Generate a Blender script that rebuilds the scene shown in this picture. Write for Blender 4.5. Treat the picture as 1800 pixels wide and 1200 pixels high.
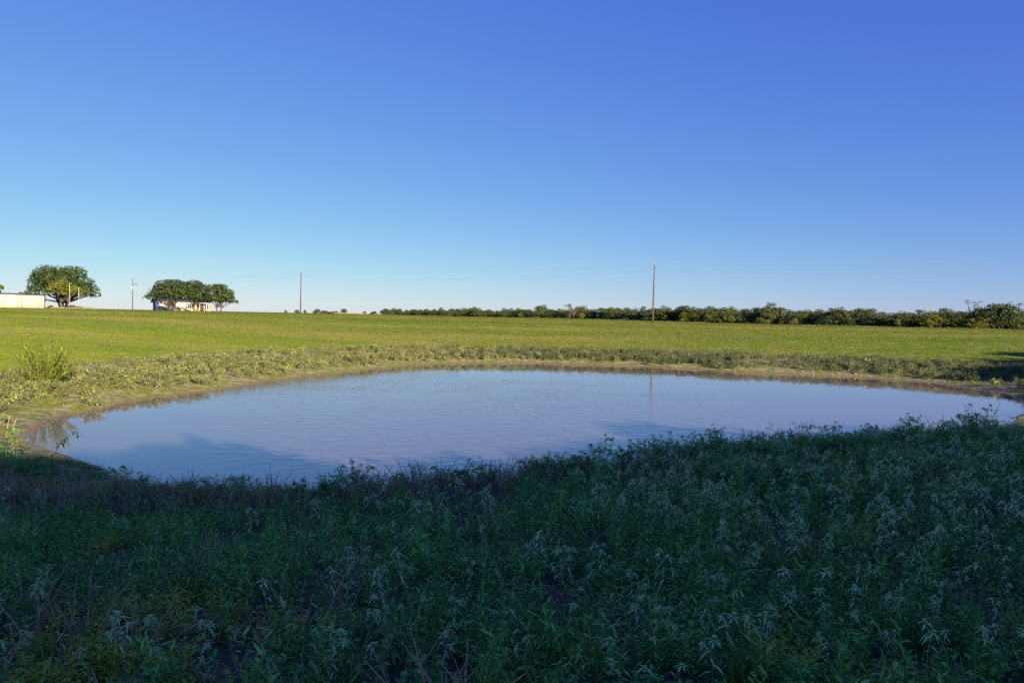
import bpy, math, random
import numpy as np
from mathutils import Vector, Matrix, Euler

for o in list(bpy.data.objects):
    bpy.data.objects.remove(o)
SC = bpy.context.scene
COL = SC.collection
R = math.radians

# ------------------------------------------------------------------ camera
EYE = 3.6                       # metres above the pond's surface
cam_d = bpy.data.cameras.new('camera')
cam_d.lens = 24.0
cam_d.sensor_width = 36.0
cam_d.clip_start = 0.05
cam_d.clip_end = 9000
cam = bpy.data.objects.new('camera', cam_d)
cam.matrix_world = Matrix.Translation((0, 0, EYE)) @ Matrix.Rotation(R(90 - 2.05), 4, 'X') @ Matrix.Rotation(R(1.15), 4, 'Z')
COL.objects.link(cam)
SC.camera = cam

# ------------------------------------------------------------------ sky, sun, exposure
SUN_AZ = 146.0                  # degrees clockwise from the view direction: behind the camera, over its right shoulder
SUN_EL = 16.0
world = bpy.data.worlds.new('World')
SC.world = world
world.use_nodes = True
wn = world.node_tree.nodes
wl = world.node_tree.links
wn.clear()
w_out = wn.new('ShaderNodeOutputWorld')
w_bg = wn.new('ShaderNodeBackground')
w_sky = wn.new('ShaderNodeTexSky')
w_sky.sky_type = 'NISHITA'
w_sky.sun_disc = False
w_sky.sun_elevation = R(SUN_EL)
w_sky.sun_rotation = R(SUN_AZ)
w_sky.altitude = 0
w_sky.air_density = 1.0
w_sky.dust_density = 0.0
w_sky.ozone_density = 6.0
# the camera's colour response, the same over the whole sky: it deepens the blue overhead
SKY_POW = (0.95, 0.92, 0.31)
SKY_GAIN = (1.87, 1.74, 1.11)
SKY_STRENGTH = 0.06
EXPOSURE = 1.25
w_sep = wn.new('ShaderNodeSeparateColor')
w_com = wn.new('ShaderNodeCombineColor')
wl.new(w_sky.outputs[0], w_sep.inputs[0])
for i in range(3):
    p_ = wn.new('ShaderNodeMath')
    p_.operation = 'POWER'
    p_.inputs[1].default_value = SKY_POW[i]
    m_ = wn.new('ShaderNodeMath')
    m_.operation = 'MULTIPLY'
    m_.inputs[1].default_value = SKY_GAIN[i] * SKY_STRENGTH ** (SKY_POW[i] - 1) / 2 ** EXPOSURE
    wl.new(w_sep.outputs[i], p_.inputs[0])
    wl.new(p_.outputs[0], m_.inputs[0])
    wl.new(m_.outputs[0], w_com.inputs[i])
w_bg.inputs["Strength"].default_value = SKY_STRENGTH
wl.new(w_com.outputs[0], w_bg.inputs['Color'])
wl.new(w_bg.outputs[0], w_out.inputs['Surface'])

sun_d = bpy.data.lights.new('sun', 'SUN')
sun_d.energy = 5.0
sun_d.angle = R(0.5)
sun_d.color = (1.0, 0.86, 0.60)
sun = bpy.data.objects.new('sun', sun_d)
S_DIR = Vector((math.sin(R(SUN_AZ)) * math.cos(R(SUN_EL)), math.cos(R(SUN_AZ)) * math.cos(R(SUN_EL)), math.sin(R(SUN_EL))))
sun.rotation_euler = S_DIR.to_track_quat('Z', 'Y').to_euler()
COL.objects.link(sun)

SC.view_settings.view_transform = 'Standard'
SC.view_settings.look = 'None'
SC.view_settings.gamma = 1.0
SC.view_settings.exposure = EXPOSURE
SC.view_settings.use_curve_mapping = False
SC.render.engine = 'CYCLES'
SC.cycles.use_denoising = False
SC.cycles.max_bounces = 6
SC.cycles.transparent_max_bounces = 8
# ------------------------------------------------------------------ helpers
rng = np.random.default_rng(7)
random.seed(7)


def tag(o, label=None, cat=None, group=None, kind=None):
    if label:
        o['label'] = label
    if cat:
        o['category'] = cat
    if group:
        o['group'] = group
    if kind:
        o['kind'] = kind
    return o


def mesh_np(name, verts, faces, mats=(), smooth=False, midx=None):
    """faces: list of arrays (n,k), any mixture of k."""
    me = bpy.data.meshes.new(name)
    verts = np.asarray(verts, dtype=np.float32)
    if isinstance(faces, np.ndarray):
        faces = [faces]
    faces = [np.asarray(f, dtype=np.int32) for f in faces if len(f)]
    loops = np.concatenate([f.ravel() for f in faces])
    tot = np.concatenate([np.full(len(f), f.shape[1], dtype=np.int32) for f in faces])
    start = np.concatenate([[0], np.cumsum(tot)[:-1]]).astype(np.int32)
    me.vertices.add(len(verts))
    me.vertices.foreach_set('co', verts.ravel())
    me.loops.add(len(loops))
    me.loops.foreach_set('vertex_index', loops)
    me.polygons.add(len(tot))
    me.polygons.foreach_set('loop_start', start)
    me.polygons.foreach_set('loop_total', tot)
    if smooth:
        me.polygons.foreach_set('use_smooth', np.ones(len(tot), dtype=bool))
    for m in mats:
        me.materials.append(m)
    if midx is not None:
        me.polygons.foreach_set('material_index', np.asarray(midx, dtype=np.int32))
    me.update()
    me.validate()
    return me


class MB:
    """Collects pieces (tubes, boxes, leaves) and builds one mesh."""

    def __init__(self):
        self.v, self.f3, self.f4, self.n = [], [], [], 0

    def add(self, v, f3=None, f4=None):
        v = np.asarray(v, dtype=np.float64).reshape(-1, 3)
        self.v.append(v)
        if f3 is not None and len(f3):
            self.f3.append(np.asarray(f3, dtype=np.int64).reshape(-1, 3) + self.n)
        if f4 is not None and len(f4):
            self.f4.append(np.asarray(f4, dtype=np.int64).reshape(-1, 4) + self.n)
        self.n += len(v)

    def box(self, lo, hi):
        x0, y0, z0 = lo
        x1, y1, z1 = hi
        v = [(x0, y0, z0), (x1, y0, z0), (x1, y1, z0), (x0, y1, z0), (x0, y0, z1), (x1, y0, z1), (x1, y1, z1), (x0, y1, z1)]
        self.add(v, None, [(0, 3, 2, 1), (4, 5, 6, 7), (0, 1, 5, 4), (1, 2, 6, 5), (2, 3, 7, 6), (3, 0, 4, 7)])

    def tube(self, pts, radii, n=5, cap=True):
        pts = np.asarray(pts, dtype=float)
        k = len(pts)
        radii = np.broadcast_to(np.asarray(radii, dtype=float), (k,))
        tang = np.gradient(pts, axis=0)
        tang /= np.linalg.norm(tang, axis=1)[:, None] + 1e-12
        ref = np.array([0.0, 0.0, 1.0]) if abs(tang[0][2]) < 0.9 else np.array([1.0, 0.0, 0.0])
        rings = []
        for i in range(k):
            a = np.cross(tang[i], ref)
            a /= np.linalg.norm(a) + 1e-12
            b = np.cross(tang[i], a)
            ang = np.arange(n) * 2 * math.pi / n
            rings.append(pts[i] + radii[i] * (np.cos(ang)[:, None] * a + np.sin(ang)[:, None] * b))
        f = []
        for i in range(k - 1):
            for j in range(n):
                f.append((i * n + j, i * n + (j + 1) % n, (i + 1) * n + (j + 1) % n, (i + 1) * n + j))
        v = np.concatenate(rings)
        f3 = []
        if cap:
            v = np.concatenate([v, pts[-1:], pts[:1]])
            for j in range(n):
                f3.append(((k - 1) * n + j, (k - 1) * n + (j + 1) % n, k * n))
                f3.append(((j + 1) % n, j, k * n + 1))
        self.add(v, f3, f)

    def leaf(self, base, d, up, L, W, droop=0.3, n=2, fold=0.25):
        """A folded lance leaf from base along d; n cross-sections between base and tip."""
        base = np.asarray(base, float)
        d = np.asarray(d, float) / (np.linalg.norm(d) + 1e-9)
        s = np.cross(d, up)
        s /= np.linalg.norm(s) + 1e-9
        u = np.cross(s, d)
        v = [base]
        for i in range(1, n + 1):
            t = i / (n + 1)
            c = base + d * L * t + np.array([0, 0, -1.0]) * droop * L * t * t
            w = W * 0.5 * math.sin(math.pi * t ** 0.8)
            v += [c + s * w + u * w * fold, c - s * w + u * w * fold, c]
        v.append(base + d * L + np.array([0, 0, -1.0]) * droop * L)
        f3, f4 = [(0, 1, 3), (0, 3, 2)], []
        for i in range(n - 1):
            a = 1 + 3 * i
            b = a + 3
            f4 += [(a, b, b + 2, a + 2), (a + 2, b + 2, b + 1, a + 1)]
        a = 1 + 3 * (n - 1)
        t = len(v) - 1
        f3 += [(a, t, a + 2), (a + 2, t, a + 1)]
        self.add(v, f3, f4)

    def blade(self, base, ang, lean, L, W, n=3):
        """A grass blade that bends over."""
        base = np.asarray(base, float)
        h = np.array([math.cos(ang), math.sin(ang), 0.0])
        s = np.array([-h[1], h[0], 0.0])
        v = []
        for i in range(n):
            t = i / n
            c = base + h * lean * L * t * t + np.array([0, 0, 1.0]) * L * t * (1 - 0.35 * lean * t)
            w = W * 0.5 * (1 - 0.6 * t)
            v += [c - s * w, c + s * w]
        v.append(base + h * lean * L + np.array([0, 0, 1.0]) * L * (1 - 0.35 * lean))
        f4 = [(2 * i, 2 * i + 1, 2 * i + 3, 2 * i + 2) for i in range(n - 1)]
        self.add(v, [(2 * n - 2, 2 * n - 1, 2 * n)], f4)

    def blob(self, c, r, jitter=0.2, rnd=random):
        """A small rough octahedral lump."""
        c = np.asarray(c, float)
        dirs = np.array([(1, 0, 0), (-1, 0, 0), (0, 1, 0), (0, -1, 0), (0, 0, 1), (0, 0, -1)], float)
        v = c + dirs * r * np.array([[1 + rnd.uniform(-jitter, jitter)] for _ in range(6)])
        self.add(v, [(0, 2, 4), (2, 1, 4), (1, 3, 4), (3, 0, 4), (2, 0, 5), (1, 2, 5), (3, 1, 5), (0, 3, 5)])

    def data(self, name, mat, smooth=False):
        v = np.concatenate(self.v)
        f = []
        if self.f3:
            f.append(np.concatenate(self.f3))
        if self.f4:
            f.append(np.concatenate(self.f4))
        return mesh_np(name, v, f, [mat] if mat else [], smooth)

    def build(self, name, mat, parent=None, smooth=False):
        o = bpy.data.objects.new(name, self.data(name, mat, smooth))
        COL.objects.link(o)
        o.parent = parent
        return o


def link(name, me, parent=None, loc=(0, 0, 0), rot=(0, 0, 0), scl=None):
    o = bpy.data.objects.new(name, me)
    COL.objects.link(o)
    o.location = loc
    o.rotation_euler = rot
    if scl is not None:
        o.scale = (scl, scl, scl) if np.isscalar(scl) else scl
    o.parent = parent
    return o


def empty(name, loc=(0, 0, 0), rz=0.0):
    o = bpy.data.objects.new(name, None)
    o.empty_display_size = 0.2
    o.location = loc
    o.rotation_euler = (0, 0, rz)
    COL.objects.link(o)
    return o


# ------------------------------------------------------------------ value noise on the plane
_perm = np.random.default_rng(3).random((256, 256))


def vnoise(x, y, s):
    x = np.asarray(x, float) / s + 1000.3
    y = np.asarray(y, float) / s + 1000.7
    xi, yi = np.floor(x).astype(int), np.floor(y).astype(int)
    fx, fy = x - xi, y - yi
    fx, fy = fx * fx * (3 - 2 * fx), fy * fy * (3 - 2 * fy)
    a = _perm[xi % 256, yi % 256]
    b = _perm[(xi + 1) % 256, yi % 256]
    c = _perm[xi % 256, (yi + 1) % 256]
    d = _perm[(xi + 1) % 256, (yi + 1) % 256]
    return (a * (1 - fx) + b * fx) * (1 - fy) + (c * (1 - fx) + d * fx) * fy - 0.5


def sstep(a, b, x):
    t = np.clip((np.asarray(x, float) - a) / (b - a), 0, 1)
    return t * t * (3 - 2 * t)


# ------------------------------------------------------------------ the pond's outline and the lie of the land
CTRL = [(-14.3, 20.8), (-14.8, 22.6), (-14.8, 24.6), (-14.7, 27.4), (-14.0, 29.7), (-13.1, 33.2), (-12.0, 37.0), (-10.6, 41.2), (-8.3, 46.3),
        (-6.9, 49.6), (-3.2, 52.8), (1.5, 53.6), (6.0, 53.4), (11.0, 52.3), (15.6, 49.3), (20.2, 47.6), (24.0, 46.0), (26.6, 43.2),
        (27.3, 40.0), (26.6, 36.6), (24.9, 33.2), (22.3, 29.6), (18.8, 25.6), (14.0, 20.8), (7.5, 16.6), (1.0, 13.6), (-4.0, 13.0),
        (-8.0, 14.5), (-10.9, 16.4), (-13.1, 18.5)]


def catmull(P, k=8):
    P = np.array(P, float)
    n = len(P)
    out = []
    for i in range(n):
        p0, p1, p2, p3 = P[i - 1], P[i], P[(i + 1) % n], P[(i + 2) % n]
        for j in range(k):
            t = j / k
            out.append(0.5 * ((2 * p1) + (-p0 + p2) * t + (2 * p0 - 5 * p1 + 4 * p2 - p3) * t * t + (-p0 + 3 * p1 - 3 * p2 + p3) * t ** 3))
    return np.array(out)


SHORE = catmull(CTRL, 8)
SHORE[:, 0] += 0.35 * vnoise(SHORE[:, 0], SHORE[:, 1], 2.2)
SHORE[:, 1] += 0.5 * vnoise(SHORE[:, 0] + 50, SHORE[:, 1], 1.6)


def shore_dist(x, y):
    """Signed distance to the waterline: positive on land."""
    x = np.asarray(x, float)
    y = np.asarray(y, float)
    sh = x.shape
    x, y = x.ravel(), y.ravel()
    out = np.full(x.shape, 1e9)
    inside = np.zeros(x.shape, bool)
    A, B = SHORE, np.roll(SHORE, -1, axis=0)
    for a, b in zip(A, B):
        d = b - a
        t = np.clip(((x - a[0]) * d[0] + (y - a[1]) * d[1]) / (d @ d), 0, 1)
        dx, dy = x - a[0] - t * d[0], y - a[1] - t * d[1]
        np.minimum(out, dx * dx + dy * dy, out=out)
        cr = (a[1] > y) != (b[1] > y)
        if cr.any():
            xi = (b[0] - a[0]) * (y - a[1]) / (b[1] - a[1] + 1e-12) + a[0]
            inside ^= cr & (x < xi)
    out = np.sqrt(out)
    out[inside] *= -1
    return out.reshape(sh)


# heights of the near bank, on a coarse lattice
NBX = np.array([-40.0, -15.0, -9.0, -4.0, 0.0, 4.0, 9.0, 15.0, 40.0])
NBY = np.array([-60.0, -10.0, 0.0, 3.0, 6.0, 9.0, 11.5, 14.0, 20.0])
NBZ = np.array([
    [2.6, 2.6, 2.6, 2.6, 2.6, 2.6, 2.6, 2.6, 2.6],
    [2.1, 2.1, 2.1, 2.1, 2.1, 2.1, 2.2, 2.3, 2.3],
    [1.7, 1.8, 1.9, 2.0, 2.0, 2.05, 2.1, 2.2, 2.3],
    [1.5, 1.5, 1.6, 1.75, 1.82, 1.92, 2.0, 2.05, 2.2],
    [1.1, 1.1, 1.12, 1.25, 1.45, 1.70, 1.9, 2.0, 2.1],
    [0.8, 0.6, 0.58, 0.75, 1.06, 1.50, 1.78, 1.92, 2.0],
    [0.6, 0.34, 0.34, 0.60, 0.90, 1.27, 1.60, 1.85, 2.0],
    [0.6, 0.26, 0.26, 0.46, 0.72, 1.07, 1.50, 1.85, 2.0],
    [1.0, 0.45, 0.5, 0.5, 0.5, 0.7, 1.1, 1.55, 1.9]])


def smooth_lerp(xs, x):
    i = np.clip(np.searchsorted(xs, x) - 1, 0, len(xs) - 2)
    t = np.clip((x - xs[i]) / (xs[i + 1] - xs[i]), 0, 1)
    return i, t


def near_z(x, y):
    i, s = smooth_lerp(NBX, x)
    j, t = smooth_lerp(NBY, y)
    return (NBZ[j, i] * (1 - s) + NBZ[j, i + 1] * s) * (1 - t) + (NBZ[j + 1, i] * (1 - s) + NBZ[j + 1, i + 1] * s) * t


FD = np.array([0.0, 0.5, 1.5, 4.0, 8.0, 10.0, 14.0, 24.0, 45.0, 75.0, 110.0, 160.0, 260.0, 500.0, 5000.0])
FZ = np.array([0.0, 0.08, 0.22, 0.45, 0.86, 1.08, 1.35, 1.85, 2.65, 3.12, 3.32, 3.36, 3.25, 3.1, 3.0])


def smooth_pl(d, xs, ys):
    return np.interp(d, xs, ys)


def ground_z(x, y, sd=None, detail=True):
    x = np.asarray(x, float)
    y = np.asarray(y, float)
    if sd is None:
        sd = shore_dist(x, y)
    d = np.maximum(sd, 0)
    far = 0.5 * smooth_pl(d, FD, FZ) + 0.25 * smooth_pl(d * 0.9, FD, FZ) + 0.25 * smooth_pl(d * 1.1, FD, FZ)
    lat = np.arctan2(x, np.maximum(y, 1.0))           # the pasture lies lower towards the right
    far = far * (1 - 0.17 * sstep(0.05, 0.35, lat) * sstep(70, 160, y))
    nw = 1 - sstep(12.5, 21.0, y + 0.10 * np.abs(x + 3))
    nz = near_z(x, y) * sstep(-0.3, 2.2, d)
    land = far * (1 - nw) + nz * nw
    bed = -np.clip(-sd * 0.22, 0, 1.3)
    z = np.where(sd > 0, land, bed)
    if detail:
        amp = np.clip(sd * 0.25, 0, 1)
        z = z + amp * (0.10 * vnoise(x, y, 2.3) + 0.06 * vnoise(x, y, 0.9) + 0.25 * vnoise(x, y, 17) * sstep(6, 20, sd) + 0.03 * vnoise(x, y, 0.45))
    return z


def gz(x, y):
    return float(ground_z(np.array([x]), np.array([y]))[0])


def axis(lo, dense0, dense1, hi, step):
    a = list(np.arange(dense0, dense1 + 1e-6, step))
    s, p = step, dense1
    while p < hi:
        s = min(s * 1.09, 120)
        p += s
        a.append(p)
    s, p = step, dense0
    while p > lo:
        s = min(s * 1.09, 120)
        p -= s
        a.insert(0, p)
    return np.array(a)


# ------------------------------------------------------------------ node helpers
class NT:
    def __init__(self, mat):
        mat.use_nodes = True
        self.t = mat.node_tree
        self.t.nodes.clear()
        self.out = self.n('ShaderNodeOutputMaterial')

    def n(self, kind, **kw):
        nd = self.t.nodes.new(kind)
        for k, v in kw.items():
            setattr(nd, k, v)
        return nd

    def l(self, a, b):
        self.t.links.new(a, b)

    def val(self, sock, v):
        if hasattr(v, 'is_linked') or isinstance(v, bpy.types.NodeSocket):
            self.l(v, sock)
        else:
            if isinstance(v, (tuple, list)) and len(v) == 3 and sock.type == 'RGBA':
                v = (*v, 1)
            sock.default_value = v

    def noise(self, scale, detail=3, rough=0.55, vec=None, dist=0.0):
        nd = self.n('ShaderNodeTexNoise')
        nd.inputs['Scale'].default_value = scale
        nd.inputs['Detail'].default_value = detail
        nd.inputs['Roughness'].default_value = rough
        nd.inputs['Distortion'].default_value = dist
        if vec is not None:
            self.l(vec, nd.inputs['Vector'])
        return nd.outputs[0]

    def rng(self, v, a, b, c=0.0, d=1.0, smooth=True):
        nd = self.n('ShaderNodeMapRange')
        nd.interpolation_type = 'SMOOTHSTEP' if smooth else 'LINEAR'
        self.val(nd.inputs[0], v)
        for i, q in enumerate((a, b, c, d)):
            nd.inputs[1 + i].default_value = q
        return nd.outputs[0]

    def mix(self, f, a, b, mode='MIX'):
        nd = self.n('ShaderNodeMix', data_type='RGBA', blend_type=mode)
        self.val(nd.inputs[0], f)
        self.val(nd.inputs[6], a)
        self.val(nd.inputs[7], b)
        return nd.outputs[2]

    def math(self, op, a, b=0.0):
        nd = self.n('ShaderNodeMath', operation=op)
        self.val(nd.inputs[0], a)
        self.val(nd.inputs[1], b)
        return nd.outputs[0]

    def attr(self, name, typ='GEOMETRY'):
        nd = self.n('ShaderNodeAttribute', attribute_name=name, attribute_type=typ)
        return nd

    def bsdf(self, color, rough=0.8, spec=0.2, **kw):
        b = self.n('ShaderNodeBsdfPrincipled')
        self.val(b.inputs['Base Color'], color)
        self.val(b.inputs['Roughness'], rough)
        b.inputs['Specular IOR Level'].default_value = spec
        for k, v in kw.items():
            self.val(b.inputs[k], v)
        return b


def simple_mat(name, color, rough=0.8, spec=0.2, var=0.25, scale=8.0, bump=0.0):
    m = bpy.data.materials.new(name)
    t = NT(m)
    geo = t.n('ShaderNodeNewGeometry')
    tc = t.n('ShaderNodeTexCoord')
    nz = t.noise(scale, 4, 0.6, tc.outputs['Object'])
    dark = tuple(c * (1 - var) for c in color)
    lite = tuple(min(1, c * (1 + var)) for c in color)
    col = t.mix(t.rng(nz, 0.3, 0.7), dark, lite)
    b = t.bsdf(col, rough, spec)
    if bump:
        bp = t.n('ShaderNodeBump')
        bp.inputs['Distance'].default_value = bump
        t.l(nz, bp.inputs['Height'])
        t.l(bp.outputs[0], b.inputs['Normal'])
    t.l(b.outputs[0], t.out.inputs['Surface'])
    return m


def leaf_mat(name, col_a, col_b, trans=0.25, rough=0.6, spec=0.25, hue=0.02, val=0.35, cellscale=3.0):
    """Foliage: colour varies from one plant to the next and from leaf to leaf; some light passes through."""
    m = bpy.data.materials.new(name)
    t = NT(m)
    oi = t.n('ShaderNodeObjectInfo')
    geo = t.n('ShaderNodeNewGeometry')
    ri = geo.outputs['Random Per Island']
    f = t.math('MULTIPLY', t.math('ADD', oi.outputs['Random'], ri), 0.5)
    col = t.mix(t.rng(f, 0.1, 0.9, smooth=False), col_a, col_b)
    hs = t.n('ShaderNodeHueSaturation')
    t.val(hs.inputs['Value'], t.rng(ri, 0, 1, 1 - val, 1 + val, False))
    t.val(hs.inputs['Hue'], t.rng(oi.outputs['Random'], 0, 1, 0.5 - hue, 0.5 + hue, False))
    t.l(col, hs.inputs['Color'])
    b = t.bsdf(hs.outputs[0], rough, spec)
    if trans > 0:
        tr = t.n('ShaderNodeBsdfTranslucent')
        t.l(hs.outputs[0], tr.inputs['Color'])
        mx = t.n('ShaderNodeMixShader')
        mx.inputs[0].default_value = trans
        t.l(b.outputs[0], mx.inputs[1])
        t.l(tr.outputs[0], mx.inputs[2])
        t.l(mx.outputs[0], t.out.inputs['Surface'])
    else:
        t.l(b.outputs[0], t.out.inputs['Surface'])
    return m
# ------------------------------------------------------------------ ground
gx = axis(-3200, -26, 40, 3200, 0.30)
gy = axis(-900, -4, 66, 3600, 0.30)
GX, GY = np.meshgrid(gx, gy)
SD = shore_dist(GX, GY)
GZ = ground_z(GX, GY, SD)
nx_, ny_ = len(gx), len(gy)
idx = np.arange(nx_ * ny_).reshape(ny_, nx_)
quads = np.stack([idx[:-1, :-1], idx[:-1, 1:], idx[1:, 1:], idx[1:, :-1]], axis=-1).reshape(-1, 4)


def ground_material():
    m = bpy.data.materials.new('bank soil and pasture turf')
    t = NT(m)
    tc = t.n('ShaderNodeTexCoord')
    P = tc.outputs['Object']
    sd = t.attr('shore').outputs['Fac']
    near = t.attr('near').outputs['Fac']
    n1 = t.noise(0.35, 5, 0.6, P)
    n2 = t.noise(2.2, 5, 0.6, P)
    n3 = t.noise(9.0, 4, 0.65, P)
    mp4 = t.n('ShaderNodeMapping')
    mp4.inputs['Scale'].default_value = (0.018, 0.055, 0.0)
    t.l(P, mp4.inputs['Vector'])
    n4 = t.noise(1.0, 4, 0.6, mp4.outputs[0])
    wob = t.math('ADD', sd, t.rng(n1, 0.25, 0.75, -1.6, 1.6, False))
    wob_s = t.math('ADD', sd, t.rng(n2, 0.25, 0.75, -0.25, 0.25, False))
    # pasture
    field = t.mix(t.rng(n4, 0.36, 0.62), (0.150, 0.215, 0.022), (0.300, 0.265, 0.070))
    field = t.mix(t.rng(n1, 0.45, 0.7), field, (0.280, 0.240, 0.070))
    field = t.mix(t.rng(n3, 0.35, 0.7, 0, 0.35), field, (0.090, 0.120, 0.018))
    # dry russet strip at the pasture's edge
    russet = t.mix(t.rng(n2, 0.35, 0.65), (0.110, 0.055, 0.030), (0.210, 0.125, 0.065))
    # bleached bank
    straw = t.mix(t.rng(n2, 0.35, 0.65), (0.380, 0.300, 0.170), (0.560, 0.470, 0.310))
    straw = t.mix(t.rng(n3, 0.50, 0.75, 0, 0.7), straw, (0.120, 0.085, 0.050))
    green = t.mix(t.rng(n3, 0.3, 0.7), (0.110, 0.125, 0.026), (0.230, 0.215, 0.065))
    low = t.mix(t.rng(n2, 0.36, 0.54), straw, green)
    wet = t.mix(t.rng(n3, 0.3, 0.7), (0.180, 0.098, 0.036), (0.300, 0.180, 0.070))
    under = (0.100, 0.070, 0.045)
    c = t.mix(t.rng(wob_s, -0.05, 0.32), wet, low)
    c = t.mix(t.rng(wob, 6.6, 7.8, 0, 0.85), c, russet)
    c = t.mix(t.rng(wob, 8.0, 9.4), c, field)
    c = t.mix(t.rng(sd, -0.25, 0.02), under, c)
    # shaded near bank: soil and leaf litter, darkened to paint in shade between plants
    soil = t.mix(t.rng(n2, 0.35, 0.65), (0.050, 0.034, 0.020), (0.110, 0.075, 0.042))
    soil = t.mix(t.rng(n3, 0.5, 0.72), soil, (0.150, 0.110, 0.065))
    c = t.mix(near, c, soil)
    bp = t.n('ShaderNodeBump')
    bp.inputs['Distance'].default_value = 0.06
    bp.inputs['Strength'].default_value = 0.8
    t.l(t.math('ADD', n3, n2), bp.inputs['Height'])
    rough = t.rng(wob_s, 0.0, 0.5, 0.35, 0.95)
    b = t.bsdf(c, rough, 0.25)
    t.l(bp.outputs[0], b.inputs['Normal'])
    t.l(b.outputs[0], t.out.inputs['Surface'])
    return m


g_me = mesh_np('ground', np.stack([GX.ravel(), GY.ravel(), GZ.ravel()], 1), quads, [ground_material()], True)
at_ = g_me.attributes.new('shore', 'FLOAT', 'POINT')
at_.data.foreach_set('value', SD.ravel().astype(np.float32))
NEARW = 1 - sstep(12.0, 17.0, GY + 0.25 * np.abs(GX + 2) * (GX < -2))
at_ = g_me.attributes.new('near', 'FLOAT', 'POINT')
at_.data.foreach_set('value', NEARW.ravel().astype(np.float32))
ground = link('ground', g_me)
tag(ground, 'grassy pasture and bare earth banks around the pond', kind='structure')

# ------------------------------------------------------------------ pond water


def water_material():
    m = bpy.data.materials.new('muddy pond water')
    t = NT(m)
    tc = t.n('ShaderNodeTexCoord')
    P = tc.outputs['Object']
    sep = t.n('ShaderNodeSeparateXYZ')
    t.l(P, sep.inputs[0])
    mp = t.n('ShaderNodeMapping')
    mp.inputs['Rotation'].default_value = (0, 0, R(-14))
    mp.inputs['Scale'].default_value = (0.62, 1.0, 1.0)
    t.l(P, mp.inputs['Vector'])
    Q = mp.outputs[0]
    small = t.noise(7.0, 2, 0.5, Q, 0.25)
    mid = t.noise(2.6, 2, 0.5, Q, 0.3)
    # a breath of wind roughens the middle and left of the pond
    big = t.noise(0.09, 2, 0.5, P)
    X, Y = sep.outputs['X'], sep.outputs['Y']
    wx = t.rng(t.math('ADD', X, t.rng(big, 0.3, 0.7, -5, 5, False)), 3.0, 15.0, 1.0, 0.06)
    wy = t.rng(t.math('ADD', Y, t.math('MULTIPLY', X, 0.10)), 31.0, 47.0, 1.0, 0.05)
    wl_ = t.rng(t.math('ADD', X, t.math('MULTIPLY', Y, 0.42)), -3.0, 3.5, 0.05, 1.0)
    wind = t.math('MULTIPLY', t.math('MULTIPLY', wx, wy), wl_)
    patch = t.rng(t.noise(0.35, 2, 0.5, Q), 0.35, 0.65, 0.55, 1.0)
    wind = t.math('MULTIPLY', wind, patch)
    h = t.math('ADD', t.math('MULTIPLY', small, 0.35), mid)
    bp = t.n('ShaderNodeBump')
    bp.inputs['Distance'].default_value = 0.021
    t.l(t.math('MAXIMUM', wind, 0.035), bp.inputs['Strength'])
    t.l(h, bp.inputs['Height'])
    b = t.bsdf((0.165, 0.120, 0.120), 0.03, 0.5)
    b.inputs['IOR'].default_value = 2.3
    t.l(bp.outputs[0], b.inputs['Normal'])
    t.l(b.outputs[0], t.out.inputs['Surface'])
    return m


# the sheet reaches a little under the bank, so the waterline is where the ground rises out of it
cen = SHORE.mean(0)
outer = SHORE + (SHORE - cen) / np.linalg.norm(SHORE - cen, axis=1)[:, None] * 0.8
wv = [(cen[0], cen[1], 0.0)] + [(p[0], p[1], 0.0) for p in outer]
nn = len(outer)
wf = np.array([(0, 1 + i, 1 + (i + 1) % nn) for i in range(nn)])
water = link('pond_water', mesh_np('pond_water', wv, wf, [water_material()]))
tag(water, 'still muddy pond water reflecting the blue sky', kind='structure')
# ------------------------------------------------------------------ where a line of sight meets the ground (to set plants out where they grow)
CM = cam.matrix_world.copy()


def sight(px, py):
    d = CM.to_3x3() @ Vector(((px - 900) / 1200.0, (600 - py) / 1200.0, -1.0))
    return np.array(d.normalized())


def on_ground(px, py, tmax=400.0):
    d = sight(px, py)
    t = np.concatenate([np.arange(1.5, 40, 0.05), np.arange(40, tmax, 0.5)])
    P = np.array([0, 0, EYE]) + t[:, None] * d
    g = ground_z(P[:, 0], P[:, 1])
    k = np.argmax(P[:, 2] <= g)
    if P[k, 2] > g[k]:
        return None
    return np.array([P[k, 0], P[k, 1], g[k]])


def frame_px(x, y, z):
    """Image coordinates of world points, used to keep scattered plants to what the frame shows (with a margin)."""
    inv = np.array(CM.inverted())
    p = np.stack([x, y, z, np.ones_like(x)], 0)
    c = inv @ p
    return 900 + 1200 * c[0] / -c[2], 600 - 1200 * c[1] / -c[2], -c[2]


# ------------------------------------------------------------------ foliage materials
M_CROTON = leaf_mat('woolly grey green leaf', (0.330, 0.540, 0.190), (0.540, 0.710, 0.280), 0.15, 0.85, 0.05, 0.015, 0.3)
M_WOOL = leaf_mat('woolly pale flower head', (0.460, 0.500, 0.200), (0.620, 0.640, 0.270), 0.0, 0.9, 0.1, 0.01, 0.2)
M_CSTEM = simple_mat('grey green stem', (0.170, 0.165, 0.110), 0.8, 0.15, 0.3, 30)
M_WEED_T = leaf_mat('lance weed leaf', (0.100, 0.330, 0.070), (0.310, 0.580, 0.120), 0.3, 0.65, 0.15, 0.02, 0.4)  # painted lighter than the low weeds, as tops that catch the light
M_WEED = leaf_mat('dark weed leaf', (0.070, 0.240, 0.052), (0.225, 0.450, 0.090), 0.3, 0.7, 0.1, 0.02, 0.4)  # low layer painted darker, its colour standing in for shade between taller plants
M_WEED_Y = leaf_mat('yellowing weed leaf', (0.300, 0.350, 0.024), (0.540, 0.500, 0.046), 0.25, 0.6, 0.25, 0.02, 0.35)
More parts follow.
